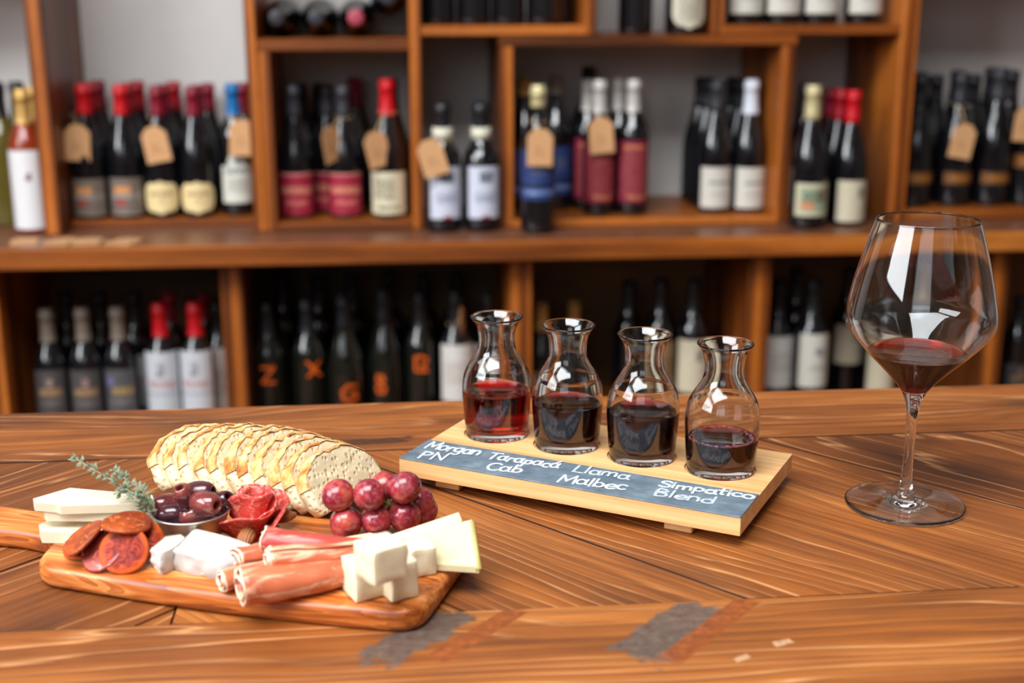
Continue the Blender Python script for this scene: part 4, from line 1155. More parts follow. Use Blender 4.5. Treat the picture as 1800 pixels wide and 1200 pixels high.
fs_ = bm.faces.new([bm.verts.new((x, y, 0)) for x, y in outline])
ext = bmesh.ops.extrude_face_region(bm, geom=[fs_])
for v_ in [e for e in ext['geom'] if isinstance(e, bmesh.types.BMVert)]: v_.co.z = PT
bm.normal_update()
es = [e for e in bm.edges if abs(e.verts[0].co.z - e.verts[1].co.z) < 1e-6]
bmesh.ops.bevel(bm, geom=es, offset=.0055, segments=5, affect='EDGES', profile=.5, clamp_overlap=True)
pm = from_bm(bm, True, M['acacia'])
pm.set_sharp_from_angle(angle=R(50))
paddle = empty('paddle_board', (PB0.x, PB0.y, 0), PA, 'honey brown wooden paddle board with handle carrying cheese and cured meats', 'serving board')
link('board', pm, paddle)

def fat(name, base_c, dark, fatc, scale, thr=.56, sss=.15, rough=.35, stretch=(1, 1, 1), spots=True):
    t = NT(name); v = t.coord('Object', stretch, 9.0)
    n1 = t.noise(v, scale, 4, .6, .8)
    n2 = t.noise(v, scale * .35, 2)
    col = t.ramp(n2, [(.3, dark), (.7, base_c)])
    m = t.ramp(n1, [(thr, (0, 0, 0)), (thr + .09, (1, 1, 1))])
    col = t.mix(t.math('MULTIPLY', m, .8), col, fatc)
    t.set(col, rough, **{'Subsurface Weight': sss, 'Subsurface Radius': (.006, .002, .001), 'Subsurface Scale': .5})
    t.bump(n1, .25, .0006)
    return t.m
HAM = fat('prosciutto', srgb(206, 116, 78), srgb(176, 74, 54), srgb(236, 190, 156), 110, .51, .12, .32, (.22, 1, 1))
HAM_D = fat('prosciutto_lean', srgb(190, 80, 66), srgb(152, 44, 44), srgb(230, 164, 136), 110, .55, .12, .32, (.22, 1, 1))
HAMFAT = plain('ham_fat', srgb(246, 218, 190), .35, .04, 60, 0, **{'Subsurface Weight': .3, 'Subsurface Scale': .003})
SALAMI = fat('salami', srgb(214, 82, 70), srgb(184, 48, 46), srgb(238, 164, 146), 260, .53, .12, .35)
CHOR = None
t = NT('chorizo_cut'); v = t.coord('Object', (1, 1, 1), 6.0)
d_ = t.node('ShaderNodeVectorMath', operation='LENGTH'); t.lk(t.coord('Object'), d_.inputs[0])
n_ = t.noise(v, 130, 5, .65, 1.2)
c_ = t.ramp(n_, [(.36, srgb(80, 14, 10)), (.48, srgb(134, 30, 16)), (.60, srgb(172, 60, 20)), (.74, srgb(192, 96, 46))])
rimm = t.ramp(d_.outputs['Value'], [(.0138, (0, 0, 0)), (.0158, (1, 1, 1))])
c_ = t.mix(t.math('MULTIPLY', rimm, .75), c_, srgb(206, 92, 28))
t.set(c_, .5, **{'Specular IOR Level': .2}); t.bump(n_, .45, .0008)
CHOR = t.m
CHOR_E = fat('chorizo_skin', srgb(166, 70, 18), srgb(112, 34, 10), srgb(192, 104, 40), 170, .54, .03, .48)
PEPP = fat('pale_chorizo_cut', srgb(160, 66, 54), srgb(126, 40, 36), srgb(226, 150, 130), 200, .58, .15, .4)
def cheese(name, c, rough=.45, sc=70, bump=.15, sss=.25):
    t = NT(name); v = t.coord('Object')
    n = t.noise(v, sc, 4, .55)
    t.set(t.ramp(n, [(.3, tuple(k * .93 for k in c)), (.7, c)]), rough, **{'Subsurface Weight': sss, 'Subsurface Radius': (.004, .003, .002), 'Subsurface Scale': .6})
    t.bump(n, bump, .0006)
    return t.m
CH_WHITE = cheese('white_cheese', srgb(222, 210, 182)); CH_PALE = cheese('ivory_cheese', srgb(226, 212, 170)); CH_MAN = cheese('pale_yellow_cheese', srgb(220, 205, 162)); RIND = cheese('cheese_rind', srgb(190, 172, 104))
BRIE = cheese('brie_paste', srgb(220, 211, 188), .4, 40, .35); BRIE_R = cheese('bloomy_rind', srgb(192, 186, 180), .75, 120, .5, .1)
def P2(pts, z): return [tuple(atz(x, y, z)[:2]) for x, y in pts]
def slab_thing(name, label, cat, pts, z, th, mat, bev=.0008, group=None, part='slice', dz=None, warp=.0006):
    """pts: pixel outline of the top face lying at height z (+dz per corner)"""
    dz = dz or [0] * len(pts)
    poly = [tuple(atz(x, y, z + d)[:2]) for (x, y), d in zip(pts, dz)]
    cx = sum(p[0] for p in poly) / len(poly); cy = sum(p[1] for p in poly) / len(poly)
    loc = [(p[0] - cx, p[1] - cy) for p in poly]
    ar = sum(loc[i][0] * loc[(i + 1) % len(loc)][1] - loc[(i + 1) % len(loc)][0] * loc[i][1] for i in range(len(loc)))
    if ar < 0: loc = loc[::-1]; dz = dz[::-1]
    me = prism_me(loc, [d - th for d in dz], [d for d in dz], bev, 2, mat)
    o = link(name, me, None, (cx, cy, z))
    return tag(o, label, cat, group)
E_ = PT + .0002
# cheese wedges by the handle
G_ = 'white cheese slices by the handle'
slab_thing('cheese_slice', 'lowest white cheese slice, resting on the board by the handle', 'cheese', [(68, 922), (92, 911), (290, 908), (300, 926), (240, 938), (72, 934)], E_ + .0085, .0085, CH_WHITE, group=G_, bev=.001)
slab_thing('cheese_slice', 'white cheese slice in the middle of the stack by the handle', 'cheese', [(76, 894), (120, 880), (275, 876), (290, 888), (264, 901), (80, 899)], E_ + .0205, .0070, CH_WHITE, group=G_, bev=.001, dz=[.001, .001, .0, 0, 0, .001])
slab_thing('cheese_slice', 'topmost white cheese slice with pointed tip by the thyme', 'cheese', [(58, 876), (123, 857), (268, 870), (272, 884), (106, 889), (98, 886), (60, 883)], E_ + .0275, .0062, CH_WHITE, group=G_, bev=.001, dz=[.001, .0015, .001, .0, 0, 0, .001])
slab_thing('cheese_slice', 'thin ivory cheese end peeking out beneath the chorizo', 'cheese', [(108, 938), (130, 930), (190, 934), (180, 950), (112, 950)], E_ + .0042, .004, CH_PALE, bev=.0008)
# brie
def brie(label, pts, th, n=14, seed=0):
    top = [atz(x, y, E_ + th) for x, y in pts]
    c = sum(top, Vector()) / len(top)
    root = empty('brie_wedge', (c.x, c.y, E_), 0, label, 'cheese')
    loc = [(p.x - c.x, p.y - c.y) for p in top]
    ar = sum(loc[i][0] * loc[(i + 1) % len(loc)][1] - loc[(i + 1) % len(loc)][0] * loc[i][1] for i in range(len(loc)))
    if ar < 0: loc = loc[::-1]
    link('paste', prism_me([(x * .965, y * .965) for x, y in loc], .0012, th - .0004, .0012, 2, BRIE), root)
    # bumpy rind wall round the sides and over the top edge
    bm = bmesh.new()
    out = []
    m_ = len(loc)
    for i in range(m_):
        a, b = Vector(loc[i]), Vector(loc[(i + 1) % m_])
        k_ = max(2, int((b - a).length / .0035))
        for j in range(k_): out.append(a.lerp(b, j / k_))
    rows = 7
    grid = []
    for i, p in enumerate(out):
        nrm = p.normalized()
        colv = []
        for r in range(rows + 1):
            h = r / rows
            bul = .0011 * math.sin(math.pi * h) + .0030 * mnoise.noise(Vector((p.x * 190 + seed, p.y * 190, h * 2.6)))
            q = p + nrm * bul
            z = h * th + .0006 * mnoise.noise(Vector((p.x * 230, p.y * 230, seed + 5)))
            if r == rows: q = p * .955; z = th + .0002
            if r == 0: z = 0
            colv.append(bm.verts.new((q.x, q.y, max(z, 0))))
        grid.append(colv)
    for i in range(len(grid)):
        j = (i + 1) % len(grid)
        for r in range(rows): bm.faces.new((grid[i][r], grid[j][r], grid[j][r + 1], grid[i][r + 1]))
    link('rind', from_bm(bm, True, BRIE_R), root)
    return root
brie('long white brie wedge with bloomy rind in front of the steel cup', [(306, 962), (338, 927), (402, 942), (466, 966), (452, 978), (392, 981)], .0165, seed=3)
brie('small white brie piece beside the chorizo slices', [(266, 962), (290, 942), (318, 938), (328, 946), (302, 965), (282, 974)], .0150, seed=9)
cr = blob_me(.0042, .0032, .0022, 12, 8, .5, 2.5, 4, BRIE)
p = atz(356, 998, E_)
tag(link('cheese_crumb', cr, None, p + Vector((0, 0, .0014))), 'tiny white cheese crumb in front of the brie', 'crumb')

# sliced hard cheese at the far end
G_ = 'pale yellow cheese slices at the board end'
def leaf_slice(label, pts, zs, th, rind=None, lbl=None):
    P_ = [atz(x, y, z) for (x, y), z in zip(pts, zs)]
    c = sum(P_, Vector()) / len(P_)
    root = empty('cheese_slice', (c.x, c.y, E_), 0, label, 'cheese', G_)
    loc = [(p.x - c.x, p.y - c.y) for p in P_]; zz = [z - E_ for z in zs]
    ar = sum(loc[i][0] * loc[(i + 1) % len(loc)][1] - loc[(i + 1) % len(loc)][0] * loc[i][1] for i in range(len(loc)))
    if ar < 0: loc = loc[::-1]; zz = zz[::-1]
    link('slice', prism_me(loc, [z - th for z in zz], zz, .0005, 1, CH_MAN), root)
    if rind:
        i, j = rind
        a, b = P_[i] - c, P_[j] - c
        a.z = zs[i] - E_ - th / 2; b.z = zs[j] - E_ - th / 2
        link('rind_edge', tube_me([a, b], th * .52, 6, RIND), root)
    return root
leaf_slice('pale cheese slice standing behind, tip pointing up past the grapes', [(640, 955), (806, 900), (812, 914), (790, 946), (700, 965)], [E_ + .012, E_ + .026, E_ + .022, E_ + .014, E_ + .010], .0042)
leaf_slice('large pale cheese slice overhanging the board end beside the cubes', [(706, 943), (829, 913), (842, 996), (752, 990)], [E_ + .018, E_ + .024, E_ + .006, E_ + .0062], .0045, (1, 2))
leaf_slice('narrow pale cheese slice between grapes and prosciutto', [(590, 946), (650, 936), (700, 946), (690, 962), (612, 958)], [E_ + .008, E_ + .008, E_ + .008, E_ + .006, E_ + .006], .004)
# cubes
CUBE = cheese('feta_cube', srgb(232, 220, 188), .5, 90, .35)
def cube(label, px, py, s, rz, z=E_, tilt=(0, 0), seed=0, sz=None):
    bm = bmesh.new()
    bmesh.ops.create_cube(bm, size=1)
    bmesh.ops.bevel(bm, geom=bm.edges[:], offset=.045, segments=2, affect='EDGES', profile=.5)
    bmesh.ops.subdivide_edges(bm, edges=[e for e in bm.edges if e.calc_length() > .4], cuts=4, use_grid_fill=True)
    for v_ in bm.verts:
        q = v_.co.copy()
        v_.co += Vector([mnoise.noise(q * 2.2 + Vector((seed * 7.3 + k * 11, k * 5, 0))) for k in range(3)]) * .05
        v_.co += q.normalized() * .02 * mnoise.noise(q * 9 + Vector((seed, 0, 0)))
        v_.co = Vector((v_.co.x * s, v_.co.y * s, v_.co.z * (sz or s)))
    zm = min(v_.co.z for v_ in bm.verts)
    me = from_bm(bm, True, CUBE)
    p = atz(px, py, z)
    o = link('cheese_cube', me, None, (p.x, p.y, z - zm), (tilt[0], tilt[1], R(rz)))
    return tag(o, label, 'cheese', 'white cheese cubes')
cube('white cheese cube in front, nearest the rolled ham', 642, 1042, .0225, 24, seed=1, sz=.0235)
cube('white cheese cube in front, nearest the board end', 700, 1045, .0195, 30, seed=2, sz=.0245)
cube('white cheese cube at the back beside the pale cheese slice', 737, 1004, .0185, 18, seed=3, sz=.0195)
cube('white cheese cube sitting on top of the other cubes', 670, 1013, .0240, 32, E_ + .0248, seed=4, sz=.0225)

# ------------------------------------------------------------------ steel cup and olives
STEEL = plain('brushed_steel', srgb(214, 210, 206), .42, .05, 30, 0, 1.0)
CC = atz(335, 893, E_ + .0215)
cup_prof = [(0, .0002), (.0185, 0), (.0200, .001), (.0215, .006), (.0245, .016), (.0272, .0255), (.0282, .0262), (.0286, .0268), (.0282, .0274), (.0272, .0272), (.0262, .0262), (.0235, .016), (.0205, .006), (.0188, .0018), (0, .0014)]
cup_prof = [(r, z * .785) for r, z in cup_prof]
cup = empty('sauce_cup', (CC.x, CC.y, E_), 0, 'small stainless steel cup full of olives on the paddle board', 'cup')
link('bowl', lathe_me(cup_prof, 48, STEEL), cup)
t = NT('purple_olive'); v = t.coord('Object', (1, 1, 1), 6.0)
n_ = t.noise(v, 60, 3)
t.set(t.ramp(n_, [(.3, srgb(78, 30, 34)), (.55, srgb(116, 52, 50)), (.75, srgb(144, 78, 64))]), .16, **{'Coat Weight': .4}); t.bump(t.noise(v, 260, 2), .08, .0004)
OLIVE = t.m
t = NT('dark_olive'); v = t.coord('Object', (1, 1, 1), 6.0)
t.set(t.ramp(t.noise(v, 60, 3), [(.3, srgb(50, 24, 34)), (.7, srgb(88, 44, 52))]), .16, **{'Coat Weight': .4})
OLIVE_D = t.m
OL_IN = plain('olive_flesh', srgb(92, 34, 36), .4, .15, 80)
def olive_mesh(mat):
    prof = [(0, -.0118), (.003, -.0114), (.0056, -.0094), (.0074, -.006), (.0082, -.001), (.0080, .004), (.0068, .0085), (.0048, .0112), (.0036, .0118), (.0030, .0112), (.0026, .009), (.0024, .002), (0, .0)]
    return lathe_me([tuple(q) for q in prof], 24, mat)
OM, OMD = olive_mesh(OLIVE), olive_mesh(OLIVE_D)
ols = [((296, 887), .0300, (80, 0, -60), OM, 'plump purple olive at the cup rim nearest the thyme', 1.0),
       ((326, 874), .0400, (24, -16, 0), OM, 'purple olive standing upright with its pit hole showing', .95),
       ((348, 866), .0400, (80, 10, 70), OMD, 'darkest olive lying behind the upright one', 1.05),
       ((360, 884), .0390, (86, 0, 50), OM, 'large glossy purple olive at the front of the heap', 1.08),
       ((389, 885), .0330, (40, 30, 20), OMD, 'torn dark olive at the cup rim beside the salami', .95),
       ((300, 903), .0270, (85, 0, 85), OMD, 'halved looking olive low at the front of the cup', .88),
       ((343, 905), .0265, (82, 0, 95), OM, 'flat purple olive low in the cup under the large one', 1.0),
       ((330, 893), .0300, (60, 20, 10), OMD, 'olive buried in the middle of the cup', .9)]
for (px_, py_), z, rt, mm, lb, s in ols:
    p = atz(px_, py_, E_ + z - .0105)
    o = link('olive', mm, None, p, tuple(R(a) for a in rt)); o.scale = (s, s, s)
    tag(o, lb, 'olive', 'olives in the steel cup')

# ------------------------------------------------------------------ bread
t = NT('bread_crumb'); v = t.coord('Object', (1, 1, 1), 8.0)
vo = t.voro(v, 210); vo2 = t.voro(v, 95); nz = t.noise(v, 60, 3)
holes = t.math('MULTIPLY', t.ramp(vo, [(.10, (0, 0, 0)), (.42, (1, 1, 1))]), t.ramp(vo2, [(.06, (0, 0, 0)), (.26, (1, 1, 1))]))
c_ = t.mix(nz, srgb(228, 206, 164), srgb(238, 220, 184))
c_ = t.mix(t.math('MULTIPLY', t.math('SUBTRACT', 1.0, holes), .35), c_, srgb(222, 186, 132))
t.set(c_, .85, **{'Subsurface Weight': .12, 'Subsurface Scale': .003}); t.bump(holes, .7, .0012)
CRUMB = t.m
t = NT('toasted_crust'); v = t.coord('Object', (1, 1, 1), 8.0)
nz = t.noise(v, 90, 4, .6); n2 = t.noise(v, 300, 3)
t.set(t.ramp(nz, [(.30, srgb(150, 80, 28)), (.42, srgb(194, 126, 58)), (.54, srgb(218, 170, 106)), (.7, srgb(232, 204, 154))]), .8); t.bump(n2, .6, .0008)
CRUST = t.m
def bread_outline(n=26):
    pts = [(-.0455, 0), (-.050, .008), (-.0495, .020), (-.0455, .031), (-.036, .0385), (-.022, .0425), (-.005, .0435), (.014, .041), (.030, .034), (.041, .024), (.047, .012), (.046, 0)]
    return [tuple(p) for p in spline(pts, 3)]
def bread_slice(label, base, az, lean, th, sc, seed):
    rnd = random.Random(seed)
    U = Vector((math.cos(R(az)), math.sin(R(az)), 0)); N = Vector((math.sin(R(az)), -math.cos(R(az)), 0))
    Wv = Vector((0, 0, 1)) * math.cos(R(lean)) - N * math.sin(R(lean)); Nn = U.cross(Wv)
    if Nn.dot(N) < 0: Nn = -Nn
    m = Matrix(((U.x, Nn.x, Wv.x), (U.y, Nn.y, Wv.y), (U.z, Nn.z, Wv.z))).to_4x4()
    root = empty('bread_slice', base, 0, label, 'bread', 'sliced white bread on the paddle board')
    ol = [(x * sc * rnd.uniform(.985, 1.015), z * sc * rnd.uniform(.97, 1.03)) for x, z in bread_outline()]
    cx, cz = 0, .019 * sc
    rings = [1.0, .93, .8, .62, .42, .2]
    vs_, fs = [], []
    def P(x, y, z): return m @ Vector((x, y, z))
    n = len(ol)
    idx = {}
    for side in (1, -1):
        for k, f in enumerate(rings):
            for i, (x, z) in enumerate(ol):
                q = Vector((cx + (x - cx) * f, 0, cz + (z - cz) * f))
                y = side * (th / 2 + (0.0016 * mnoise.noise(Vector((q.x * 120 + seed, q.z * 120, side * 3))) if k > 0 else -.0006))
                idx[(side, k, i)] = len(vs_); vs_.append(P(q.x, y, q.z))
        idx[(side, 'c')] = len(vs_); vs_.append(P(cx, side * th / 2, cz))
        for k in range(len(rings) - 1):
            for i in range(n):
                j = (i + 1) % n
                f = (idx[(side, k, i)], idx[(side, k, j)], idx[(side, k + 1, j)], idx[(side, k + 1, i)])
                fs.append(f if side == -1 else f[::-1])
        for i in range(n):
            j = (i + 1) % n
            f = (idx[(side, len(rings) - 1, i)], idx[(side, len(rings) - 1, j)], idx[(side, 'c')])
            fs.append(f if side == -1 else f[::-1])
    for i in range(n):
        j = (i + 1) % n
        fs.append((idx[(1, 0, i)], idx[(1, 0, j)], idx[(-1, 0, j)], idx[(-1, 0, i)]))
    link('crumb', mesh(vs_, fs, True, CRUMB), root)
    # crust: a thin ragged band over the domed side
    vs_, fs = [], []
    i0, i1 = 7, n - 8
    for i in range(i0, i1 + 1):
        x, z = ol[i]
        o = Vector((x - cx, z - cz)).normalized() * .0009
        inn = Vector((cx - x, cz - z)).normalized() * (.0004 + .0011 * rnd.random())
        e = th / 2 + .0002
        for (yy, q) in ((-e - .0004, inn), (-e, o), (e, o), (e + .0004, inn)):
            vs_.append(P(x + q.x, yy, z + q.y + .0006 * rnd.uniform(-1, 1)))
    for i in range(i1 - i0):
        for k in range(3): fs.append((4 * i + k, 4 * i + k + 1, 4 * i + k + 5, 4 * i + k + 4))
    link('crust', mesh(vs_, fs, True, CRUST), root)
    return root
NB = 11
ordn = ['first slice at the thyme end', 'second slice from the thyme end', 'third slice from the thyme end', 'fourth slice from the thyme end', 'fifth slice from the thyme end', 'middle slice of the fan',
        'fifth slice from the grape end', 'fourth slice from the grape end', 'third slice from the grape end', 'second slice from the grape end', 'last slice, face showing behind the grapes']
f0, f1 = Vector((-.176, .948)), Vector((-.055, .8835))
for i in range(NB):
    s = i / (NB - 1)
    az = 52 + 10 * s
    fr = f0.lerp(f1, s) + Vector((0, .010 * math.sin(math.pi * s)))
    U = Vector((math.cos(R(az)), math.sin(R(az))))
    L = .94 + .06 * math.sin(math.pi * s)
    c = fr + U * .048 * L
    bread_slice('toasted white bread: ' + ordn[i], (c.x, c.y, E_ + .0008), az + random.uniform(-4, 4), 33 + random.uniform(-3, 3), .0092 + random.uniform(0, .001), L, 11 + i)

# ------------------------------------------------------------------ cured meats
def ham_roll(label, a, b, ra, rb, mat, seed, turns=2.3, flat=.8, frill=.0):
    """a, b: end points of the roll axis"""
    rnd = random.Random(seed)
    a, b = Vector(a), Vector(b)
    ax = (b - a); L = ax.length; ax.normalize()
    side = Vector((-ax.y, ax.x, 0)).normalized(); up = ax.cross(side)
    if up.z < 0: up = -up
    m = Matrix(((ax.x, side.x, up.x), (ax.y, side.y, up.y), (ax.z, side.z, up.z)))
    nA, nL = 54, 22
    vs_, fs = [], []
    ph = rnd.uniform(0, 6.28)
    for i in range(nL + 1):
        s = i / nL
        r = ra + (rb - ra) * s
        r *= 1 + .10 * mnoise.noise(Vector((s * 4, seed * 3.7, 0)))
        bend = .0016 * math.sin(s * 5 + seed)
        for j in range(nA + 1):
            t_ = j / nA
            th = ph + t_ * turns * 2 * math.pi
            rr = r * (.34 + .66 * t_ ** .8)
            rr *= 1 + .09 * mnoise.noise(Vector((math.cos(th) * 1.6 + seed, math.sin(th) * 1.6, s * 5)))
            x = s * L + (.0035 * mnoise.noise(Vector((th * .7, seed * 2.0, 7))) + .002 * (t_ - .5)) * (1 if i in (0, nL) else .3)
            vs_.append((x, rr * math.cos(th) + bend, rr * math.sin(th) * flat))
    for i in range(nL):
        for j in range(nA):
            k = i * (nA + 1) + j
            fs.append((k, k + 1, k + nA + 2, k + nA + 1))
    me = mesh(vs_, fs, True, mat)
    zmin = min(v_[2] for v_ in vs_)
    root = empty('prosciutto_roll', a, 0, label, 'ham', 'rolled prosciutto on the paddle board')
    o = link('sheet', me, root); o.matrix_local = m.to_4x4()
    md = o.modifiers.new('thick', 'SOLIDIFY'); md.thickness = .0010; md.offset = 0
    # strip of fat along the near rolled edge
    pts = []
    for j in range(0, nA + 1, 2):
        v_ = Vector(vs_[j]); pts.append(m @ (v_ + Vector((-.0004, 0, 0))))
    link('fat_edge', tube_me(pts, .00075, 6, HAMFAT), root)
    return root
ham_roll('front prosciutto roll, widest, lying nearest the board edge', atz(424, 1030, E_ + .0135), atz(622, 1000, E_ + .0100), .0145, .0105, HAM, 2, 2.1, .92)
ham_roll('small prosciutto roll end poking out behind the front roll', atz(388, 1018, E_ + .0085), atz(470, 998, E_ + .0085), .0085, .0075, HAM, 5, 2.2, .9)
ham_roll('prosciutto roll touching the brie with its pale looped end', atz(414, 986, E_ + .0140), atz(520, 962, E_ + .0120), .0100, .0080, HAM, 9, 2.0, .9)
ham_roll('middle prosciutto roll with white looped end above the front roll', atz(472, 985, E_ + .0230), atz(642, 968, E_ + .0180), .0100, .0080, HAM, 14, 2.2, .85)
ham_roll('darkest prosciutto roll on top beneath the grapes', atz(464, 948, E_ + .0250), atz(634, 962, E_ + .0180), .0125, .0085, HAM_D, 21, 1.8, .85)

def disc(label, px, py, z, r, tilt, az, mat, seed, name='chorizo_slice', th=.0028):
    rnd = random.Random(seed)
    n = 40
    vs_, fs = [(0, 0, th / 2), (0, 0, -th / 2)], []
    rs = [1 + .035 * mnoise.noise(Vector((math.cos(2 * math.pi * k / n) * 1.3 + seed, math.sin(2 * math.pi * k / n) * 1.3, 0))) for k in range(n)]
    lev = [(.5, th / 2), (.93, th / 2), (1.0, th * .3), (1.0, -th * .3), (.93, -th / 2)]
    for f, zz in lev:
        for k in range(n):
            a = 2 * math.pi * k / n
            wob = .0009 * math.sin(2 * a + seed) * f
            vs_.append((r * f * rs[k] * math.cos(a), r * f * rs[k] * math.sin(a), zz + wob))
    for k in range(n):
        j = (k + 1) % n
        fs.append((0, 2 + k, 2 + j))
        for l in range(len(lev) - 1):
            fs.append((2 + l * n + k, 2 + (l + 1) * n + k, 2 + (l + 1) * n + j, 2 + l * n + j))
        fs.append((1, 2 + (len(lev) - 1) * n + j, 2 + (len(lev) - 1) * n + k))
    me = mesh(vs_, fs, True, mat)
    p = atz(px, py, z)
    o = link(name, me, None, p)
    # tilt: lean of the face away from straight up, towards compass az
    o.rotation_euler = (Matrix.Rotation(R(az), 3, 'Z') @ Matrix.Rotation(R(tilt), 3, 'X') @ Matrix.Rotation(rnd.uniform(0, 6), 3, 'Z')).to_euler()
    return tag(o, label, 'sausage slice', 'chorizo slices on the paddle board')
disc('round chorizo slice leaning at the front, whole face showing', 218, 967, E_ + .0125, .0165, 52, -4, CHOR, 1)
disc('paler pink chorizo slice tucked behind the front one', 180, 968, E_ + .0105, .0155, 42, -28, PEPP, 2)
disc('orange chorizo slice leaning at the board neck, nearest the handle', 147, 944, E_ + .0170, .0160, 34, -75, CHOR_E, 3)
disc('flat orange chorizo slice on top beneath the cheese', 222, 919, E_ + .0250, .0168, 4, 60, CHOR_E, 4)
disc('chorizo slice behind the front one beside the brie', 247, 948, E_ + .0140, .0155, 40, 15, CHOR, 5)
disc('dark chorizo slice lying underneath the others', 150, 958, E_ + .0062, .0150, 14, -20, CHOR, 6)

rp = atz(439, 936, E_)
rose = empty('salami_rose', rp, 0, 'red salami slices folded into a rose beside the olive cup', 'salami')
def petal(r0, flare, h, a0, span, seed, tilt):
    nA, nH = 34, 10
    vs_, fs = [], []
    for i in range(nH + 1):
        q = i / nH
        for j in range(nA + 1):
            t_ = j / nA
            a = R(a0 + span * t_)
            edge = math.sin(math.pi * t_) ** .45
            hh = h * (.35 + .65 * edge) * q
            r = r0 + flare * q ** 1.8 + .0022 * q * math.sin(3.3 * a + seed) + .0010 * mnoise.noise(Vector((a * 2, q * 3, seed)))
            vs_.append((r * math.cos(a), r * math.sin(a), hh + .0018 * q * math.sin(4 * a + seed * 2)))
    for i in range(nH):
        for j in range(nA):
            k = i * (nA + 1) + j
            fs.append((k, k + 1, k + nA + 2, k + nA + 1))
    o = link('salami_slice', mesh(vs_, fs, True, SALAMI), rose)
    o.rotation_euler = tilt
    md = o.modifiers.new('thick', 'SOLIDIFY'); md.thickness = .0011; md.offset = 0
petal(.0035, .0045, .034, 40, 400, 1, (R(-6), R(4), 0))
petal(.0080, .0075, .033, 170, 240, 2, (R(-4), R(6), 0))
petal(.0090, .0100, .031, -70, 220, 3, (R(6), R(2), 0))
petal(.0130, .0120, .027, 195, 170, 4, (R(10), R(-4), 0))
petal(.0135, .0130, .026, -60, 150, 5, (R(4), R(8), 0))

ALM = wood('almond_skin', srgb(110, 58, 26), srgb(150, 88, 44), srgb(184, 122, 72), 'x', 6, .6, .5, 30)
def almond(label, px, py, z, rz, ry=0):
    prof = []
    me = blob_me(.0105, .0062, .0040, 20, 12, .06, 2, px, ALM)
    for v_ in me.vertices:
        if v_.co.x > 0: v_.co.y *= 1 - .55 * (v_.co.x / .0105) ** 2
    o = link('almond', me, None, atz(px, py, z), (0, R(ry), R(rz)))
    return tag(o, label, 'almond', 'almonds on the paddle board')
almond('brown almond in front of the salami rose', 433, 943, E_ + .0085, 70, -30)
almond('brown almond half hidden between salami rose and bread', 497, 908, E_ + .0090, 20)
almond('second almond tucked behind the top prosciutto roll', 472, 928, E_ + .006, -30)

# ------------------------------------------------------------------ grapes
t = NT('red_grape_skin'); v = t.coord('Object', (1, 1, 1), 9.0)
n_ = t.noise(v, 75, 3); n2 = t.noise(v, 260, 4, .65)
c_ = t.ramp(n_, [(.32, srgb(104, 22, 40)), (.52, srgb(150, 36, 48)), (.70, srgb(184, 84, 60))])
c_ = t.mix(t.math('MULTIPLY', t.ramp(n2, [(.45, (0, 0, 0)), (.75, (1, 1, 1))]), .30), c_, srgb(206, 150, 150))
t.set(c_, t.math('ADD', t.math('MULTIPLY', n2, .3), .10), **{'Subsurface Weight': .25, 'Subsurface Radius': (.006, .002, .001), 'Subsurface Scale': .6, 'Coat Weight': .25})
GRAPE = t.m
STEM = plain('grape_stem', srgb(126, 108, 60), .7, .2, 200)
gp = atz(665, 925, E_)
bunch = empty('grape_bunch', gp, 0, 'bunch of round red grapes leaning against the bread slices', 'grapes')
gm = blob_me(.0113, .0113, .0121, 32, 20, .03, 1.2, 1, GRAPE)
GR = [(594, 870, .0320, 1.0), (649, 869, .0330, 1.0), (711, 857, .0360, 1.0), (676, 854, .0380, .92), (737, 880, .0240, .92), (608, 919, .0115, 1.02), (661, 914, .0125, .96), (711, 905, .0140, 1.05), (744, 903, .0118, .95), (690, 884, .0240, .85)]
back = {3: .016, 4: .012, 8: .010, 9: .013}
hub = atz(684, 893, E_ + .022)
hub = hub + Vector((0, .006, 0))
for i, (px_, py_, z, s) in enumerate(GR):
    c = atz(px_, py_, E_ + z)
    if i in back:
        v_ = Vector(ray(px_, py_)); c = c + v_ * back[i] * 1.05
        c.z = max(c.z, E_ + .0113 * s)
    o = link('grape', gm, bunch, c - gp, (random.uniform(0, 3), random.uniform(0, 3), random.uniform(0, 3))); o.scale = (s, s, s)
    d = (hub - c).normalized()
    link('pedicel', tube_me(spline([c + d * .0095 - gp, c + d * .014 - gp + Vector((0, 0, .001)), hub - gp], 4), .0009, 6, STEM), bunch)
link('stem', tube_me(spline([hub - gp + Vector((-.012, .004, -.004)), hub - gp, hub - gp + Vector((.014, .006, .005)), hub - gp + Vector((.026, .010, .002))], 5), .0015, 7, STEM), bunch)

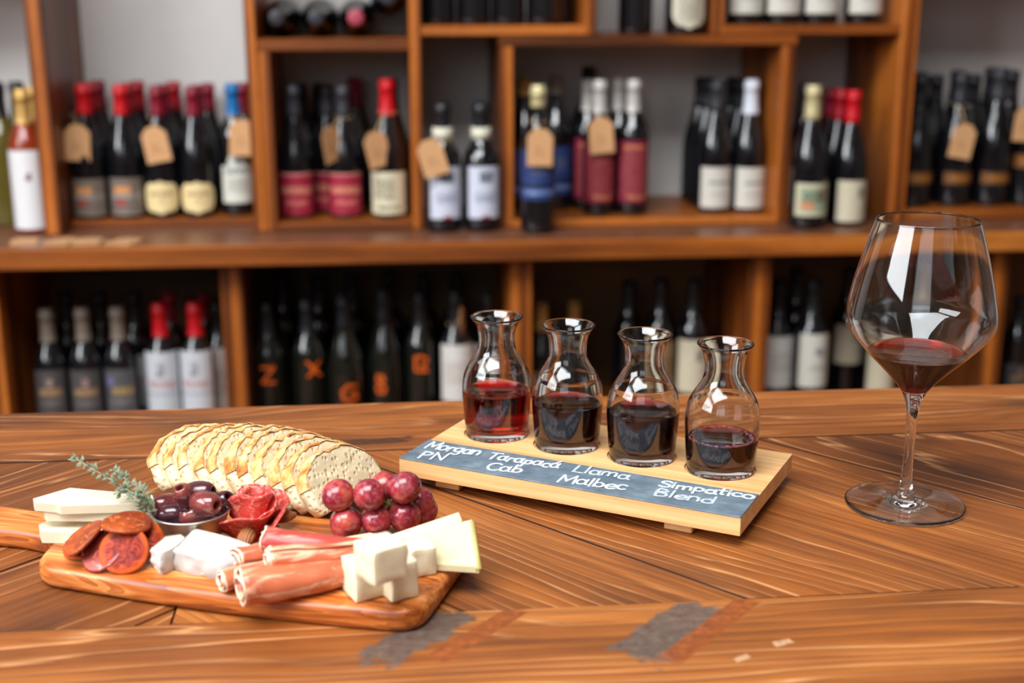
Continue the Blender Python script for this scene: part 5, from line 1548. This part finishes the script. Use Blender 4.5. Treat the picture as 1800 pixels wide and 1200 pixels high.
# ------------------------------------------------------------------ thyme
THY = plain('thyme_leaf', srgb(118, 132, 104), .65, .25, 120)
TST = plain('thyme_stem', srgb(140, 122, 98), .75, .2, 150)
thy = empty('thyme_sprig', atz(262, 882, E_ + .03), 0, 'grey green thyme sprig leaning from the cup over the cheese', 'herb')
to = thy.location
def sprig(path, r0, n_nodes, rnd, spread=.0065):
    P_ = spline([p - to for p in path], 8)
    link('stem', tube_me(P_, [r0 * (1 - .6 * i / len(P_)) for i in range(len(P_))], 6, TST), thy)
    vs_, fs = [], []
    for k in range(n_nodes):
        s = k / (n_nodes - 1)
        i = min(int(s * (len(P_) - 1)), len(P_) - 2)
        p = P_[i]; d = (P_[i + 1] - P_[i]).normalized()
        ref = d.cross(Vector((0, 0, 1))).normalized(); up = ref.cross(d)
        for q in range(rnd.choice((5, 6, 7))):
            a = rnd.uniform(0, 6.28)
            out = (ref * math.cos(a) + up * math.sin(a)); dirv = (out * rnd.uniform(.6, 1) + d * rnd.uniform(.2, 1.0)).normalized()
            Lf = spread * rnd.uniform(.55, 1.1) * (1 - .25 * s); w = Lf * .24
            sd = dirv.cross(out.cross(d) + Vector((.01, .02, 0))).normalized()
            nn = dirv.cross(sd).normalized()
            b = p + d * rnd.uniform(-.002, .002)
            n0 = len(vs_)
            vs_ += [b, b + dirv * Lf * .45 + sd * w, b + dirv * Lf, b + dirv * Lf * .45 - sd * w, b + dirv * Lf * .5 + nn * w * .45, b + dirv * Lf * .5 - nn * w * .25]
            fs += [(n0, n0 + 1, n0 + 4), (n0 + 1, n0 + 2, n0 + 4), (n0 + 2, n0 + 3, n0 + 4), (n0 + 3, n0, n0 + 4), (n0, n0 + 5, n0 + 1), (n0 + 1, n0 + 5, n0 + 2), (n0 + 2, n0 + 5, n0 + 3), (n0 + 3, n0 + 5, n0)]
    tag(link('leaves', mesh(vs_, fs, False, THY), thy), None, None, None, 'stuff')
rnd = random.Random(5)
sprig([atz(266, 893, E_ + .026), atz(232, 866, E_ + .036), atz(180, 834, E_ + .048), atz(126, 802, E_ + .058)], .0011, 17, rnd, .0072)
sprig([atz(262, 886, E_ + .028), atz(250, 862, E_ + .038), atz(224, 844, E_ + .044), atz(200, 826, E_ + .050)], .0009, 12, rnd, .0072)
sprig([atz(258, 896, E_ + .026), atz(244, 880, E_ + .034), atz(226, 868, E_ + .036), atz(205, 866, E_ + .036)], .0008, 8, rnd, .007)
